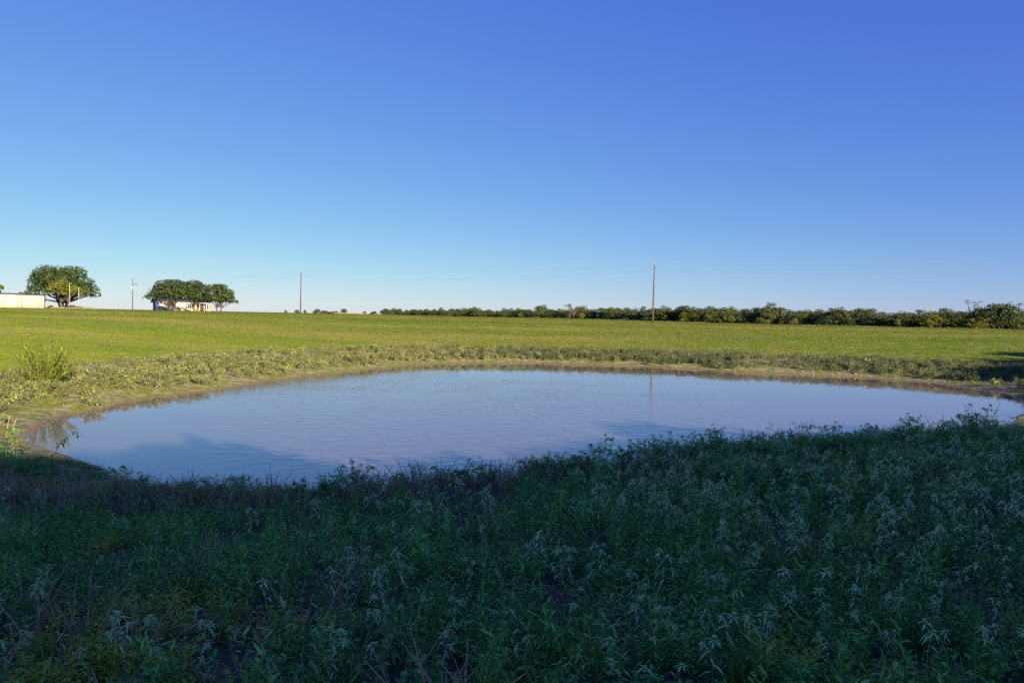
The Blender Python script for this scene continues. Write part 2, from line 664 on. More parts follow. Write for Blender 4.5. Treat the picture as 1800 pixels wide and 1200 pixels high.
M_SHRUB = leaf_mat('waterside shrub leaf', (0.085, 0.290, 0.062), (0.270, 0.530, 0.105), 0.3, 0.7, 0.12, 0.015, 0.35)
M_GRASS_D = leaf_mat('bank grass blade', (0.080, 0.230, 0.026), (0.210, 0.360, 0.045), 0.25, 0.6, 0.25, 0.02, 0.3)
M_GRASS_F = leaf_mat('pasture grass blade', (0.150, 0.215, 0.020), (0.240, 0.255, 0.040), 0.25, 0.8, 0.08, 0.015, 0.12)
t_ = NT.__new__(NT)
t_.t = M_GRASS_F.node_tree
hs_ = [q for q in t_.t.nodes if q.type == 'HUE_SAT'][0]
src_ = hs_.inputs['Color'].links[0].from_socket
geo_ = t_.n('ShaderNodeNewGeometry')
map_ = t_.n('ShaderNodeMapping')
map_.inputs['Scale'].default_value = (0.018, 0.055, 0.0)
t_.l(geo_.outputs['Position'], map_.inputs['Vector'])
nz_ = t_.noise(1.0, 4, 0.6, map_.outputs[0])
c1_ = t_.mix(t_.rng(nz_, 0.48, 0.64, 0, 0.75), src_, (0.330, 0.285, 0.085))
c2_ = t_.mix(t_.rng(nz_, 0.46, 0.34, 0, 0.75), c1_, (0.115, 0.200, 0.014))
t_.l(c2_, hs_.inputs['Color'])
M_STRAW = leaf_mat('dry straw', (0.240, 0.185, 0.110), (0.420, 0.340, 0.210), 0.1, 0.8, 0.15, 0.01, 0.3)
M_TWIG = simple_mat('dead brown twig', (0.470, 0.310, 0.170), 0.85, 0.15, 0.4, 20)
M_LITTER = simple_mat('shade darkened straw litter', (0.170, 0.110, 0.065), 0.9, 0.1, 0.4, 20)  # straw colour darkened to hold the shade in gaps between plants
M_SUNWEED = leaf_mat('sunlit bank weed leaf', (0.250, 0.290, 0.065), (0.420, 0.430, 0.130), 0.2, 0.75, 0.15, 0.015, 0.3)
M_GREYWEED = leaf_mat('grey green bank weed leaf', (0.095, 0.140, 0.042), (0.210, 0.245, 0.085), 0.2, 0.75, 0.15, 0.02, 0.35)
M_WILLOW = leaf_mat('bright willow leaf', (0.180, 0.250, 0.014), (0.310, 0.350, 0.028), 0.35, 0.6, 0.2, 0.015, 0.3)
M_GREEN_LEAF = leaf_mat('fresh broad leaf', (0.070, 0.150, 0.040), (0.110, 0.200, 0.055), 0.3, 0.45, 0.4, 0.01, 0.2)
M_PETAL = leaf_mat('yellow petal', (0.650, 0.430, 0.020), (0.800, 0.550, 0.040), 0.2, 0.6, 0.2, 0.01, 0.1)
UP = np.array([0, 0, 1.0])


def ring_dir(a, tilt):
    return np.array([math.cos(a) * math.cos(tilt), math.sin(a) * math.cos(tilt), math.sin(tilt)])


# ------------------------------------------------------------------ prototypes of the ground cover
def proto_low_weed(seed):
    r = random.Random(seed)
    m = MB()
    for s in range(r.randint(7, 11)):
        a, rad = r.uniform(0, 6.28), r.uniform(0, 0.10)
        b = np.array([rad * math.cos(a), rad * math.sin(a), 0])
        h = r.uniform(0.09, 0.22)
        lean = ring_dir(r.uniform(0, 6.28), 0) * r.uniform(0, 0.07)
        k = r.randint(7, 11)
        for i in range(k):
            t = 0.15 + 0.85 * i / k
            p = b + lean * t + UP * h * t
            m.leaf(p, ring_dir(i * 2.4 + s, r.uniform(-0.1, 0.8)), UP, r.uniform(0.028, 0.055), r.uniform(0.009, 0.018), r.uniform(0.0, 0.35), 1)
        m.tube([b, b + lean + UP * h], [0.002, 0.001], 3, False)
    return m


def proto_upright_weed(seed):
    """A taller weed: a few stems with long lance leaves held upward."""
    r = random.Random(seed)
    m = MB()
    for s in range(r.randint(3, 6)):
        a, rad = r.uniform(0, 6.28), r.uniform(0, 0.09)
        b = np.array([rad * math.cos(a), rad * math.sin(a), 0])
        h = r.uniform(0.15, 0.36)
        lean = ring_dir(r.uniform(0, 6.28), 0) * r.uniform(0, 0.10)
        m.tube([b, b + lean + UP * h], [0.0028, 0.0015], 4, False)
        k = r.randint(7, 10)
        for i in range(k):
            t = 0.2 + 0.8 * i / k
            m.leaf(b + lean * t + UP * h * t, ring_dir(i * 2.4 + s, r.uniform(0.1, 1.1)), UP, r.uniform(0.045, 0.085), r.uniform(0.010, 0.017), r.uniform(-0.1, 0.4), 2)
    return m


def proto_grass(seed, n=26, h=(0.12, 0.30), w=0.006, rad=0.09, lean=(0.2, 0.9)):
    r = random.Random(seed)
    m = MB()
    for i in range(n):
        a, q = r.uniform(0, 6.28), r.uniform(0, rad)
        m.blade((q * math.cos(a), q * math.sin(a), -0.01), r.uniform(0, 6.28), r.uniform(*lean), r.uniform(*h), w * r.uniform(0.7, 1.3))
    return m


def croton_axes(r, h, branches):
    """Stem lines of one croton plant: list of polylines, the first the main stem."""
    bend = ring_dir(r.uniform(0, 6.28), 0) * r.uniform(0.02, 0.16) * h
    main = [UP * h * t + bend * t * t for t in (0, 0.35, 0.7, 1.0)]
    out = [np.array(main)]
    for i in range(branches):
        t = r.uniform(0.35, 0.75)
        p = UP * h * t + bend * t * t
        d = ring_dir(r.uniform(0, 6.28), r.uniform(0.6, 1.0))
        L = h * r.uniform(0.22, 0.42)
        out.append(np.array([p, p + d * L * 0.5, p + d * L * 0.8 + UP * L * 0.3]))
    return out


def along(P, t):
    k = t * (len(P) - 1)
    i = min(int(k), len(P) - 2)
    return P[i] * (1 - (k - i)) + P[i + 1] * (k - i)


def croton_leaves(r, axes, big=1.0):
    """(base, direction, length, width, droop) of each leaf: drooping lances up the stems, a whorl under each tip."""
    L = []
    for q, P in enumerate(axes):
        n = r.randint(4, 6) if q == 0 else r.randint(2, 3)
        for i in range(n):
            t = (0.28 if q == 0 else 0.3) + 0.62 * i / n
            L.append((along(P, t), ring_dir(i * 2.4 + r.uniform(-0.4, 0.4) + q, r.uniform(-0.15, 0.45)), r.uniform(0.045, 0.075) * big, r.uniform(0.011, 0.019) * big, r.uniform(0.35, 0.9)))
        for i in range(r.randint(6, 8)):
            L.append((along(P, r.uniform(0.93, 1.0)), ring_dir(i * 0.95 + r.uniform(-0.3, 0.3), r.uniform(0.0, 0.7)), r.uniform(0.035, 0.062) * big, r.uniform(0.010, 0.016) * big, r.uniform(0.4, 1.0)))
    return L


def croton_parts(seed, h, branches, n=2):
    r = random.Random(seed)
    axes = croton_axes(r, h, branches)
    st, lf, fl = MB(), MB(), MB()
    heads = []
    for q, P in enumerate(axes):
        hd = MB()
        st.tube(P, np.linspace(0.0045 if q == 0 else 0.003, 0.002, len(P)), 4)
        for i in range(r.randint(4, 6)):
            bp_ = (P[-1] + np.array([r.uniform(-0.010, 0.010), r.uniform(-0.010, 0.010), r.uniform(-0.004, 0.012)]), r.uniform(0.006, 0.011))
            fl.blob(bp_[0], bp_[1], 0.0, r)
            hd.blob(bp_[0], bp_[1], 0.25, r)
        heads.append(hd)
    fl.heads = heads
    lv = croton_leaves(r, axes)
    for b, d, L, W, dr in lv:
        lf.leaf(b, d, UP, L, W, dr, n)
    return st, lf, fl, lv


def merged(name, pairs):
    """One mesh out of several MBs, a material each."""
    V, F3, F4, i3, i4, off = [], [], [], [], [], 0
    for k, (mb, mat) in enumerate(pairs):
        V += mb.v
        for f in mb.f3:
            F3.append(f + off)
            i3 += [k] * len(f)
        for f in mb.f4:
            F4.append(f + off)
            i4 += [k] * len(f)
        off += mb.n
    faces = ([np.concatenate(F3)] if F3 else []) + ([np.concatenate(F4)] if F4 else [])
    return mesh_np(name, np.concatenate(V), faces, [m for _, m in pairs], False, np.array(i3 + i4))


def proto_bank_weed(seed, mat, h):
    st, lf = proto_bush(seed, h, h * 1.1, 110, 0.075, mat, M_CSTEM, 6)
    return merged('bank_weed', [(lf, mat), (st, M_CSTEM)])


def proto_twigs(seed):
    r = random.Random(seed)
    m = MB()
    for i in range(r.randint(4, 7)):
        a, q = r.uniform(0, 6.28), r.uniform(0, 0.14)
        b = np.array([q * math.cos(a), q * math.sin(a), -0.02])
        h = r.uniform(0.18, 0.50)
        l = ring_dir(r.uniform(0, 6.28), 0) * r.uniform(0.02, 0.28)
        P = [b, b + UP * h * 0.4 + l * 0.25, b + UP * h * 0.75 + l * 0.6, b + UP * h + l]
        m.tube(P, [0.007, 0.006, 0.005, 0.0025], 3, False)
        if r.random() < 0.6:
            p = np.array(P[2])
            m.tube([p, p + ring_dir(r.uniform(0, 6.28), 0.6) * r.uniform(0.06, 0.16)], [0.003, 0.0015], 3, False)
    return m


def proto_litter(seed):
    """Fallen straw and twigs lying on the soil."""
    r = random.Random(seed)
    m = MB()
    for i in range(14):
        p = np.array([r.uniform(-0.2, 0.2), r.uniform(-0.2, 0.2), r.uniform(0.005, 0.03)])
        a = r.uniform(0, 6.28)
        d = np.array([math.cos(a), math.sin(a), r.uniform(-0.05, 0.12)])
        m.tube([p, p + d * 0.06, p + d * r.uniform(0.10, 0.24)], [0.0022, 0.002, 0.001], 3, False)
    return m


def proto_bush(seed, h, w, nleaf, L, mat, mat_stem, stems=7):
    """A leafy sub-shrub: several branching stems, leaves along the outer halves."""
    r = random.Random(seed)
    st, lf = MB(), MB()
    ends = []
    for i in range(stems):
        a = i * 6.28 / stems + r.uniform(-0.4, 0.4)
        sp = r.uniform(0.1, 0.5) * w
        top = np.array([math.cos(a) * sp, math.sin(a) * sp, h * r.uniform(0.6, 1.0)])
        b = np.array([math.cos(a) * 0.03, math.sin(a) * 0.03, -0.02])
        P = np.array([b, b + (top - b) * 0.4 + UP * h * 0.08, top])
        st.tube(P, [0.006, 0.004, 0.002], 4, False)
        ends.append(P)
        for k in range(3):
            t = r.uniform(0.4, 0.85)
            p = along(P, t)
            d = ring_dir(r.uniform(0, 6.28), r.uniform(0.0, 0.9))
            e = np.array([p, p + d * h * r.uniform(0.1, 0.28)])
            st.tube(e, [0.003, 0.001], 3, False)
            ends.append(e)
    for i in range(nleaf):
        P = r.choice(ends)
        t = r.uniform(0.35, 1.0)
        lf.leaf(along(P, t), ring_dir(r.uniform(0, 6.28), r.uniform(-0.3, 0.8)), UP, L * r.uniform(0.6, 1.3), L * 0.42 * r.uniform(0.7, 1.2), r.uniform(0.1, 0.6), 1)
    return st, lf


# ------------------------------------------------------------------ scattering uncountable ground cover over one object
def scatter(name, label, protos, pts, rotz, scl, idxs, tilt=None):
    """One object whose points carry copies of the prototypes (geometry nodes)."""
    me = bpy.data.meshes.new(name)
    n = len(pts)
    me.vertices.add(n)
    me.vertices.foreach_set('co', np.asarray(pts, np.float32).ravel())
    rot = np.zeros((n, 3), np.float32)
    rot[:, 2] = rotz
    if tilt is not None:
        rot[:, :2] = tilt
    a = me.attributes.new('spin', 'FLOAT_VECTOR', 'POINT')
    a.data.foreach_set('vector', rot.ravel())
    scl = np.asarray(scl, np.float32)
    if scl.ndim == 1:
        scl = np.repeat(scl[:, None], 3, 1)
    a = me.attributes.new('size', 'FLOAT_VECTOR', 'POINT')
    a.data.foreach_set('vector', scl.ravel())
    a = me.attributes.new('pick', 'INT', 'POINT')
    a.data.foreach_set('value', np.asarray(idxs, np.int32))
    o = bpy.data.objects.new(name, me)
    COL.objects.link(o)
    ng = bpy.data.node_groups.new(name + '_spread', 'GeometryNodeTree')
    ng.interface.new_socket('Geometry', in_out='INPUT', socket_type='NodeSocketGeometry')
    ng.interface.new_socket('Geometry', in_out='OUTPUT', socket_type='NodeSocketGeometry')
    N, Lk = ng.nodes, ng.links
    gi, go = N.new('NodeGroupInput'), N.new('NodeGroupOutput')
    join = N.new('GeometryNodeJoinGeometry')
    for i, pm in enumerate(protos):
        po = bpy.data.objects.new(name + '_sprig', pm)
        oi = N.new('GeometryNodeObjectInfo')
        oi.inputs['Object'].default_value = po
        g2i = N.new('GeometryNodeGeometryToInstance')
        Lk.new(oi.outputs['Geometry'], g2i.inputs[0])
        Lk.new(g2i.outputs[0], join.inputs[0])
    iop = N.new('GeometryNodeInstanceOnPoints')
    Lk.new(gi.outputs[0], iop.inputs['Points'])
    Lk.new(join.outputs[0], iop.inputs['Instance'])
    iop.inputs['Pick Instance'].default_value = True

    def named(attr, typ):
        nd = N.new('GeometryNodeInputNamedAttribute')
        nd.data_type = typ
        nd.inputs['Name'].default_value = attr
        return nd.outputs[0]
    Lk.new(named('pick', 'INT'), iop.inputs['Instance Index'])
    e2r = N.new('FunctionNodeEulerToRotation')
    Lk.new(named('spin', 'FLOAT_VECTOR'), e2r.inputs[0])
    Lk.new(e2r.outputs[0], iop.inputs['Rotation'])
    Lk.new(named('size', 'FLOAT_VECTOR'), iop.inputs['Scale'])
    Lk.new(iop.outputs[0], go.inputs[0])
    md = o.modifiers.new('spread', 'NODES')
    md.node_group = ng
    tag(o, label, kind='stuff')
    return o


def area_points(n, x0, x1, y0, y1, keep):
    """n random points in a rectangle, thinned by keep(x, y, sd) in 0..1."""
    x = rng.uniform(x0, x1, n)
    y = rng.uniform(y0, y1, n)
    sd = shore_dist(x, y)
    p = keep(x, y, sd)
    m = rng.random(n) < p
    x, y, sd = x[m], y[m], sd[m]
    z = ground_z(x, y, sd)
    return x, y, z, sd


def in_frame(x, y, z, mx=140, my=200):
    u, v, d = frame_px(x, y, z)
    return (d > 0.3) & (u > -mx) & (u < 1800 + mx) & (v < 1200 + my)
# ------------------------------------------------------------------ ground cover
def spread(name, label, protos, P, smin, smax, zs=None, tilt=0.12):
    x, y, z = P
    n = len(x)
    s = rng.uniform(smin, smax, n)
    if zs is not None:
        s = np.stack([s, s, s * zs], 1)
    return scatter(name, label, protos, np.stack([x, y, z - 0.01], 1), rng.uniform(0, 6.28, n), s, rng.integers(0, len(protos), n), rng.normal(0, tilt, (n, 2)))


# near bank: low leafy weeds
def k_near(x, y, sd):
    n = vnoise(x, y, 1.1) + 0.6 * vnoise(x, y, 0.4)
    band = np.exp(-((sd - 3.1) / 0.8) ** 2) * sstep(3.5, -1.0, x)      # the strip of bare stems and soil on the left
    return np.where(sd > 0.35 + 1.0 * sstep(-4, -6, x), np.clip(0.80 + 1.9 * n + 0.4 * sstep(0.5, -1.0, x) * sstep(4.8, 3.2, y), 0.0, 1), 0) * (y < 15.5 - 0.02 * np.abs(x)) * (1 - 0.93 * band)


lw = [proto_low_weed(10 + i).data('low_weed', M_WEED) for i in range(5)]
x, y, z, sd = area_points(21000, -14, 15, 1.6, 15.5, k_near)
m = in_frame(x, y, z)
x, y, z = x[m], y[m], z[m]
warm = (vnoise(x, y, 1.7) + vnoise(x, y, 0.5) * 0.8 + 0.62 * sstep(0.3, -1.6, x) * sstep(5.0, 2.8, y)) > 0.34
spread('leafy_weeds', 'dark green low leafy weeds carpeting the shaded near bank', lw, (x[~warm], y[~warm], z[~warm]), 0.6, 1.35)
lwy = [proto_low_weed(30 + i).data('yellow_weed', M_WEED_Y) for i in range(3)]
spread('yellowing_weeds', 'yellow green low weeds mixed into the shaded near bank', lwy, (x[warm], y[warm], z[warm]), 0.6, 1.2)

uw = [proto_upright_weed(40 + i).data('upright_weed', M_WEED_T) for i in range(5)]
x, y, z, sd = area_points(7500, -14, 15, 1.6, 15, lambda x, y, sd: np.where(sd > 0.6 + 0.9 * (x < -5), np.clip(0.38 + 2.0 * vnoise(x + 9, y - 5, 0.9), 0, 1), 0) * (1 - np.exp(-((sd - 2.7) / 0.8) ** 2) * sstep(3.5, -1.0, x)))
m = in_frame(x, y, z)
spread('upright_weeds', 'taller lance leaved green weeds standing through the near bank cover', uw, (x[m], y[m], z[m]), 0.7, 1.35)

# woolly weeds too many and too small to tell apart, besides the single ones set out further down
ww = []
for i in range(5):
    st_, lf_, fl_, _ = croton_parts(520 + i, (0.20, 0.24, 0.28, 0.33, 0.26)[i], (0, 1, 1, 2, 0)[i], 1)
    ww.append(merged('woolly_weed', [(lf_, M_CROTON), (st_, M_CSTEM), (fl_, M_WOOL)]))
x, y, z, sd = area_points(7000, -14, 15, 4.2, 15, lambda x, y, sd: np.where(sd > 0.8 + (x < -5), np.clip(0.10 + 0.55 * sstep(-1.0, 4.0, x) + 1.6 * vnoise(x - 19, y + 3, 1.3) + 0.9 * vnoise(x, y, 0.5), 0, 1), 0) * (1 - np.exp(-((sd - 2.7) / 0.8) ** 2) * sstep(3.5, -1.0, x)))
m = in_frame(x, y, z)
spread('woolly_weeds', 'small grey green woolly weeds scattered thickly over the near bank', ww, (x[m], y[m], z[m]), 0.7, 1.3)

# near bank: grass among the weeds, thicker at the lower right
gd = [proto_grass(50 + i, 24, (0.14, 0.34), 0.006, 0.08).data('bank_grass', M_GRASS_D) for i in range(4)]
x, y, z, sd = area_points(6500, -14, 15, 1.6, 15, lambda x, y, sd: np.where(sd > 0.3, np.clip(0.25 + 1.4 * vnoise(x + 31, y, 1.5) + 1.0 * sstep(1.2, 2.4, x) * sstep(6, 3, y), 0, 1), 0))
m = in_frame(x, y, z)
spread('bank_grass', 'dark green grass tufts among the weeds of the shaded near bank', gd, (x[m], y[m], z[m]), 0.7, 1.35)
# near bank: dry straw and twigs
gs = [proto_grass(70 + i, 14, (0.12, 0.32), 0.006, 0.08, (0.3, 1.2)).data('dry_grass', M_STRAW) for i in range(3)]
x, y, z, sd = area_points(5200, -14, 15, 1.6, 15, lambda x, y, sd: np.where(sd > 0.3, np.clip(0.20 + 1.5 * vnoise(x - 77, y, 1.3) + 0.5 * sstep(0.5, -1.5, x) * sstep(4.6, 2.8, y) + 0.8 * np.exp(-((sd - 3.3) / 0.5) ** 2) * sstep(3.5, -1, x), 0, 1), 0))
m = in_frame(x, y, z)
spread('dry_grass', 'dry straw coloured grass wisps on the shaded near bank', gs, (x[m], y[m], z[m]), 0.6, 1.2)
lt = [proto_litter(80 + i).data('litter', M_LITTER) for i in range(3)]
x, y, z, sd = area_points(4200, -14, 15, 1.6, 14, lambda x, y, sd: np.where(sd > 0.2, 0.8, 0))
m = in_frame(x, y, z)
spread('fallen_twigs', 'fallen twigs and straw littering the shaded near bank', lt, (x[m], y[m], z[m]), 0.7, 1.3, None, 0.05)
# the band of bare brown stems along the foot of the bank
tw = [proto_twigs(90 + i).data('dead_stems', M_TWIG) for i in range(4)]


def k_band(x, y, sd):
    c = 2.75 + 0.5 * vnoise(x, y, 3)
    return np.exp(-((sd - c) / 0.42) ** 2) * np.clip(1.0 - 0.10 * np.maximum(x + 1.5, 0), 0.12, 1) * (y < 16) * (x < 11)


x, y, z, sd = area_points(5200, -14, 12, 8, 16, k_band)
x2, y2, z2, _ = area_points(2600, -14, 15, 1.8, 12, lambda x, y, sd: np.where(sd > 1, 0.06 + 0.45 * sstep(0.8, -1.2, x) * sstep(5.2, 3.4, y), 0))
m = in_frame(x2, y2, z2)
x, y, z = np.concatenate([x, x2[m]]), np.concatenate([y, y2[m]]), np.concatenate([z, z2[m]])
spread('dead_stems', 'bare brown dead weed stems standing along the foot of the near bank', tw, (x, y, z), 0.7, 1.15)

# sunlit far banks: pale weeds, thick on the left, greyer along the far side and right
LEFTW = lambda x, y: sstep(4, -8, x - 0.05 * (y - 40))


def k_belt(x, y, sd):
    c = np.clip(0.62 + 2.0 * vnoise(x, y, 3.2) + 1.5 * vnoise(x, y, 1.2), 0.32, 1)
    return c * sstep(0.7, 2.0, sd + 1.8 * vnoise(x, y, 2.0)) * (1 - sstep(6.4, 7.8, sd + 1.6 * vnoise(x, y, 4))) * (y > 15.5)


bwy = [proto_bank_weed(120 + i, M_SUNWEED, 0.36) for i in range(4)]
bwg = [proto_bank_weed(140 + i, M_GREYWEED, 0.38) for i in range(4)]
x, y, z, sd = area_points(46000, -40, 48, 15.5, 66, k_belt)
m = in_frame(x, y, z)
x, y, z = x[m], y[m], z[m]
left = rng.random(len(x)) < 0.12 + 0.88 * LEFTW(x, y)
spread('sunlit_weeds', 'pale yellow green weeds covering the sunlit left bank', bwy, (x[left], y[left], z[left]), 0.6, 1.75)
spread('grey_green_weeds', 'grey green weeds in a belt along the far and right banks', bwg, (x[~left], y[~left], z[~left]), 0.6, 1.8)

# low grass between the weeds and the water
gb = [proto_grass(150 + i, 20, (0.05, 0.15), 0.010, 0.14, (0.3, 1.0)).data('shore_grass', M_GRASS_F) for i in range(3)]
x, y, z, sd = area_points(60000, -40, 48, 14.5, 64, lambda x, y, sd: np.where((sd > 0.14) & (sd < 4.5), np.clip(0.50 + 1.8 * vnoise(x + 11, y, 1.6), 0, 1), 0))
m = in_frame(x, y, z)
spread('shore_grass', 'short olive grass in patches just above the waterline', gb, (x[m], y[m], z[m]), 0.7, 1.4)

# dry tufts in the russet strip and on the bleached bank
rs = [proto_grass(160 + i, 16, (0.08, 0.22), 0.010, 0.14, (0.3, 1.1)).data('straw_tuft', M_STRAW) for i in range(3)]
x, y, z, sd = area_points(26000, -44, 56, 14.5, 70, lambda x, y, sd: np.where(sd > 0.6, np.clip(0.25 + vnoise(x, y, 1.9), 0, 1), 0) * (1 - sstep(10, 12, sd)))
m = in_frame(x, y, z)
spread('straw_tufts', 'bleached straw tufts on the bare sunlit banks', rs, (x[m], y[m], z[m]), 0.5, 1.1)

# pasture
pg = [proto_grass(170 + i, 70, (0.05, 0.12), 0.014, 0.45, (0.3, 1.0)).data('pasture_tuft', M_GRASS_F) for i in range(4)]
N = 90000
r_ = np.exp(rng.uniform(np.log(20), np.log(230), N))
a_ = rng.uniform(-0.78, 0.78, N)
x, y = r_ * np.tan(a_), r_
sd = shore_dist(x, y)
z = ground_z(x, y, sd)
m = in_frame(x, y, z, 60) & (sd > 7.7 + 2.0 * vnoise(x, y, 3)) & (y > 14)
x, y, z, r_ = x[m], y[m], z[m], r_[m]
s = np.clip(r_ / 45, 0.8, 4.5) * rng.uniform(0.75, 1.25, len(x))
zz = rng.uniform(0.7, 1.3, len(x)) * np.interp(r_, [20, 60, 140, 230], [1.1, 1.0, 0.7, 0.6])
scatter('pasture_grass', 'sunlit short green grass covering the open pasture', pg, np.stack([x, y, z - 0.01], 1), rng.uniform(0, 6.28, len(x)),
        np.stack([s, s, zz], 1), rng.integers(0, 4, len(x)), rng.normal(0, 0.04, (len(x), 2)))
# ------------------------------------------------------------------ trees
M_BARK = simple_mat('grey brown bark', (0.095, 0.074, 0.058), 0.9, 0.1, 0.4, 3.0, 0.02)
M_OAK = leaf_mat('live oak leaf', (0.028, 0.048, 0.015), (0.062, 0.088, 0.025), 0.15, 0.55, 0.3, 0.015, 0.4)
M_TREE_D = leaf_mat('dark tree leaf', (0.035, 0.055, 0.020), (0.075, 0.095, 0.032), 0.15, 0.6, 0.25, 0.02, 0.4)
M_TREE_O = leaf_mat('olive tree leaf', (0.045, 0.066, 0.018), (0.095, 0.112, 0.030), 0.15, 0.6, 0.25, 0.02, 0.4)
M_TREE_Y = leaf_mat('yellow green tree leaf', (0.110, 0.135, 0.018), (0.190, 0.195, 0.030), 0.3, 0.6, 0.2, 0.015, 0.35)
M_TREE_B = leaf_mat('russet thin leaf', (0.110, 0.085, 0.045), (0.160, 0.130, 0.070), 0.15, 0.7, 0.2, 0.02, 0.3)


def leaf_cards(rs, C, Nrm, size):
    """Rhombic leaf sprays at centres C, facing Nrm within a scatter."""
    n = len(C)
    N = Nrm + rs.normal(0, 0.7, (n, 3))
    N /= np.linalg.norm(N, axis=1)[:, None] + 1e-9
    A = np.cross(N, rs.normal(0, 1, (n, 3)))
    A /= np.linalg.norm(A, axis=1)[:, None] + 1e-9
    B = np.cross(N, A)
    s = size * rs.uniform(0.6, 1.4, n)[:, None]
    bend = N * s * 0.25
    V = np.stack([C + A * s, C + B * s * 0.55 + bend, C - A * s, C - B * s * 0.55 + bend], 1).reshape(-1, 3)
    F = np.arange(4 * n).reshape(-1, 4)
    return V, F


def crown_mesh(name, seed, lobes, n, size, mat, shell=0.14):
    rs = np.random.default_rng(seed)
    c = np.array([l[0] for l in lobes], float)
    r = np.array([l[1] for l in lobes], float)
    w = (r[:, 0] * r[:, 1] * r[:, 2]) ** (2 / 3)
    k = rs.choice(len(lobes), n, p=w / w.sum())
    d = rs.normal(0, 1, (n, 3))
    d /= np.linalg.norm(d, axis=1)[:, None]
    d[:, 2] = np.where(d[:, 2] < -0.35, -d[:, 2] * 0.5, d[:, 2])
    q = 1 - np.abs(rs.normal(0, shell, n)) + 0.10 * np.sin(d[:, 0] * 7 + k) * np.sin(d[:, 1] * 6 + 2 * k) * np.sin(d[:, 2] * 6 + k)
    P = c[k] + d * r[k] * q[:, None]
    V, F = leaf_cards(rs, P, d, size)
    return mesh_np(name, V, F, [mat])


def trunk_mb(seed, base_r, stems, lobes, fork=1.2):
    r = random.Random(seed)
    m = MB()
    for i in range(stems):
        a = i * 6.28 / stems + r.uniform(-0.3, 0.3)
        b = np.array([math.cos(a), math.sin(a), 0]) * base_r * (0.55 if stems > 1 else 0.0) - UP * 0.3
        tops = r.sample(range(len(lobes)), min(len(lobes), max(3, len(lobes) // stems)))
        fk = b + UP * (fork + 0.3) + np.array([math.cos(a), math.sin(a), 0]) * (0.5 if stems > 1 else 0.05) * fork
        m.tube([b, (b + fk) / 2 + ring_dir(a, 0) * 0.05, fk], [base_r * 1.15 / stems ** 0.4, base_r * 0.9 / stems ** 0.4, base_r * 0.75 / stems ** 0.4], 7, False)
        for t in tops:
            c = np.array(lobes[t][0], float)
            mid = fk * 0.45 + c * 0.55 + ring_dir(r.uniform(0, 6.28), 0) * 0.25
            m.tube([fk, mid, c], [base_r * 0.5 / stems ** 0.4, base_r * 0.3, base_r * 0.08], 5, False)
    return m


def dome_lobes(seed, W, H, bottom, n, depth=None, rl=0.30):
    """Lobes of a broad crown: W wide, from bottom to H above the ground."""
    r = random.Random(seed)
    D = depth or W
    L = []
    ch = H - bottom
    for i in range(n):
        a = i * 2.399 + r.uniform(-0.3, 0.3)
        q = math.sqrt((i + 0.5) / n)
        rr = rl * min(W, D * 1.2) * 0.5 * r.choice((0.6, 0.8, 1.0, 1.25))
        x = math.cos(a) * q * (W / 2 - rr * 0.8)
        y = math.sin(a) * q * (D / 2 - rr * 0.8)
        z = bottom + ch * (0.30 + 0.52 * (1 - q * q)) + r.uniform(-0.16, 0.14) * ch
        rz = min(rr * 0.85, (H - z) if H - z > 0.25 * rr else 0.5 * rr)
        L.append(((x, y, z), (rr, rr, max(rz, 0.28 * rr))))
    for i in range(n // 3):                                   # fill the middle
        a = r.uniform(0, 6.28)
        q = r.uniform(0, 0.5)
        L.append(((math.cos(a) * q * W / 2, math.sin(a) * q * D / 2, bottom + ch * r.uniform(0.3, 0.6)), (W * 0.17, D * 0.17, ch * 0.28)))
    return L


def make_tree(name, loc, lobes, ncard, size, mat, base_r, stems, fork, seed, label, cat='tree', group=None, shell=0.14, rz=0.0):
    t = empty(name, loc, rz)
    tag(t, label, cat, group)
    link('crown', crown_mesh('crown', seed, lobes, ncard, size, mat, shell), t)
    trunk_mb(seed, base_r, stems, lobes, fork).build('trunk', M_BARK, t, True)
    return t


def px_x(px, Y):
    return (px - 900) / 1200.0 * Y


def spot(px, Y, sink=0.0):
    x = px_x(px, Y)
    return (x, Y, gz(x, Y) - sink)


# the old live oak by the shed, with a smaller bright tree in front of it
L1 = dome_lobes(1, 18.5, 11.3, 1.2, 34, 14.0, 0.34) + [((-9.2, -1, 3.2), (2.0, 1.8, 1.0)), ((8.3, -1, 3.9), (2.0, 1.8, 1.7)), ((-7.0, 0, 4.6), (2.2, 2, 1.4)), ((6.8, 0, 3.4), (1.9, 2, 1.2))]
make_tree('live_oak', spot(110, 178), L1, 15000, 0.24, M_OAK, 0.45, 3, 1.5, 11, 'largest spreading dark oak, beside the long cream shed')
L2 = dome_lobes(2, 8.4, 7.4, 2.0, 13, 6.0, 0.42)
make_tree('bright_tree', spot(113, 168), L2, 3200, 0.24, M_TREE_Y, 0.26, 2, 1.6, 12, 'small yellow green tree in front of the largest oak')
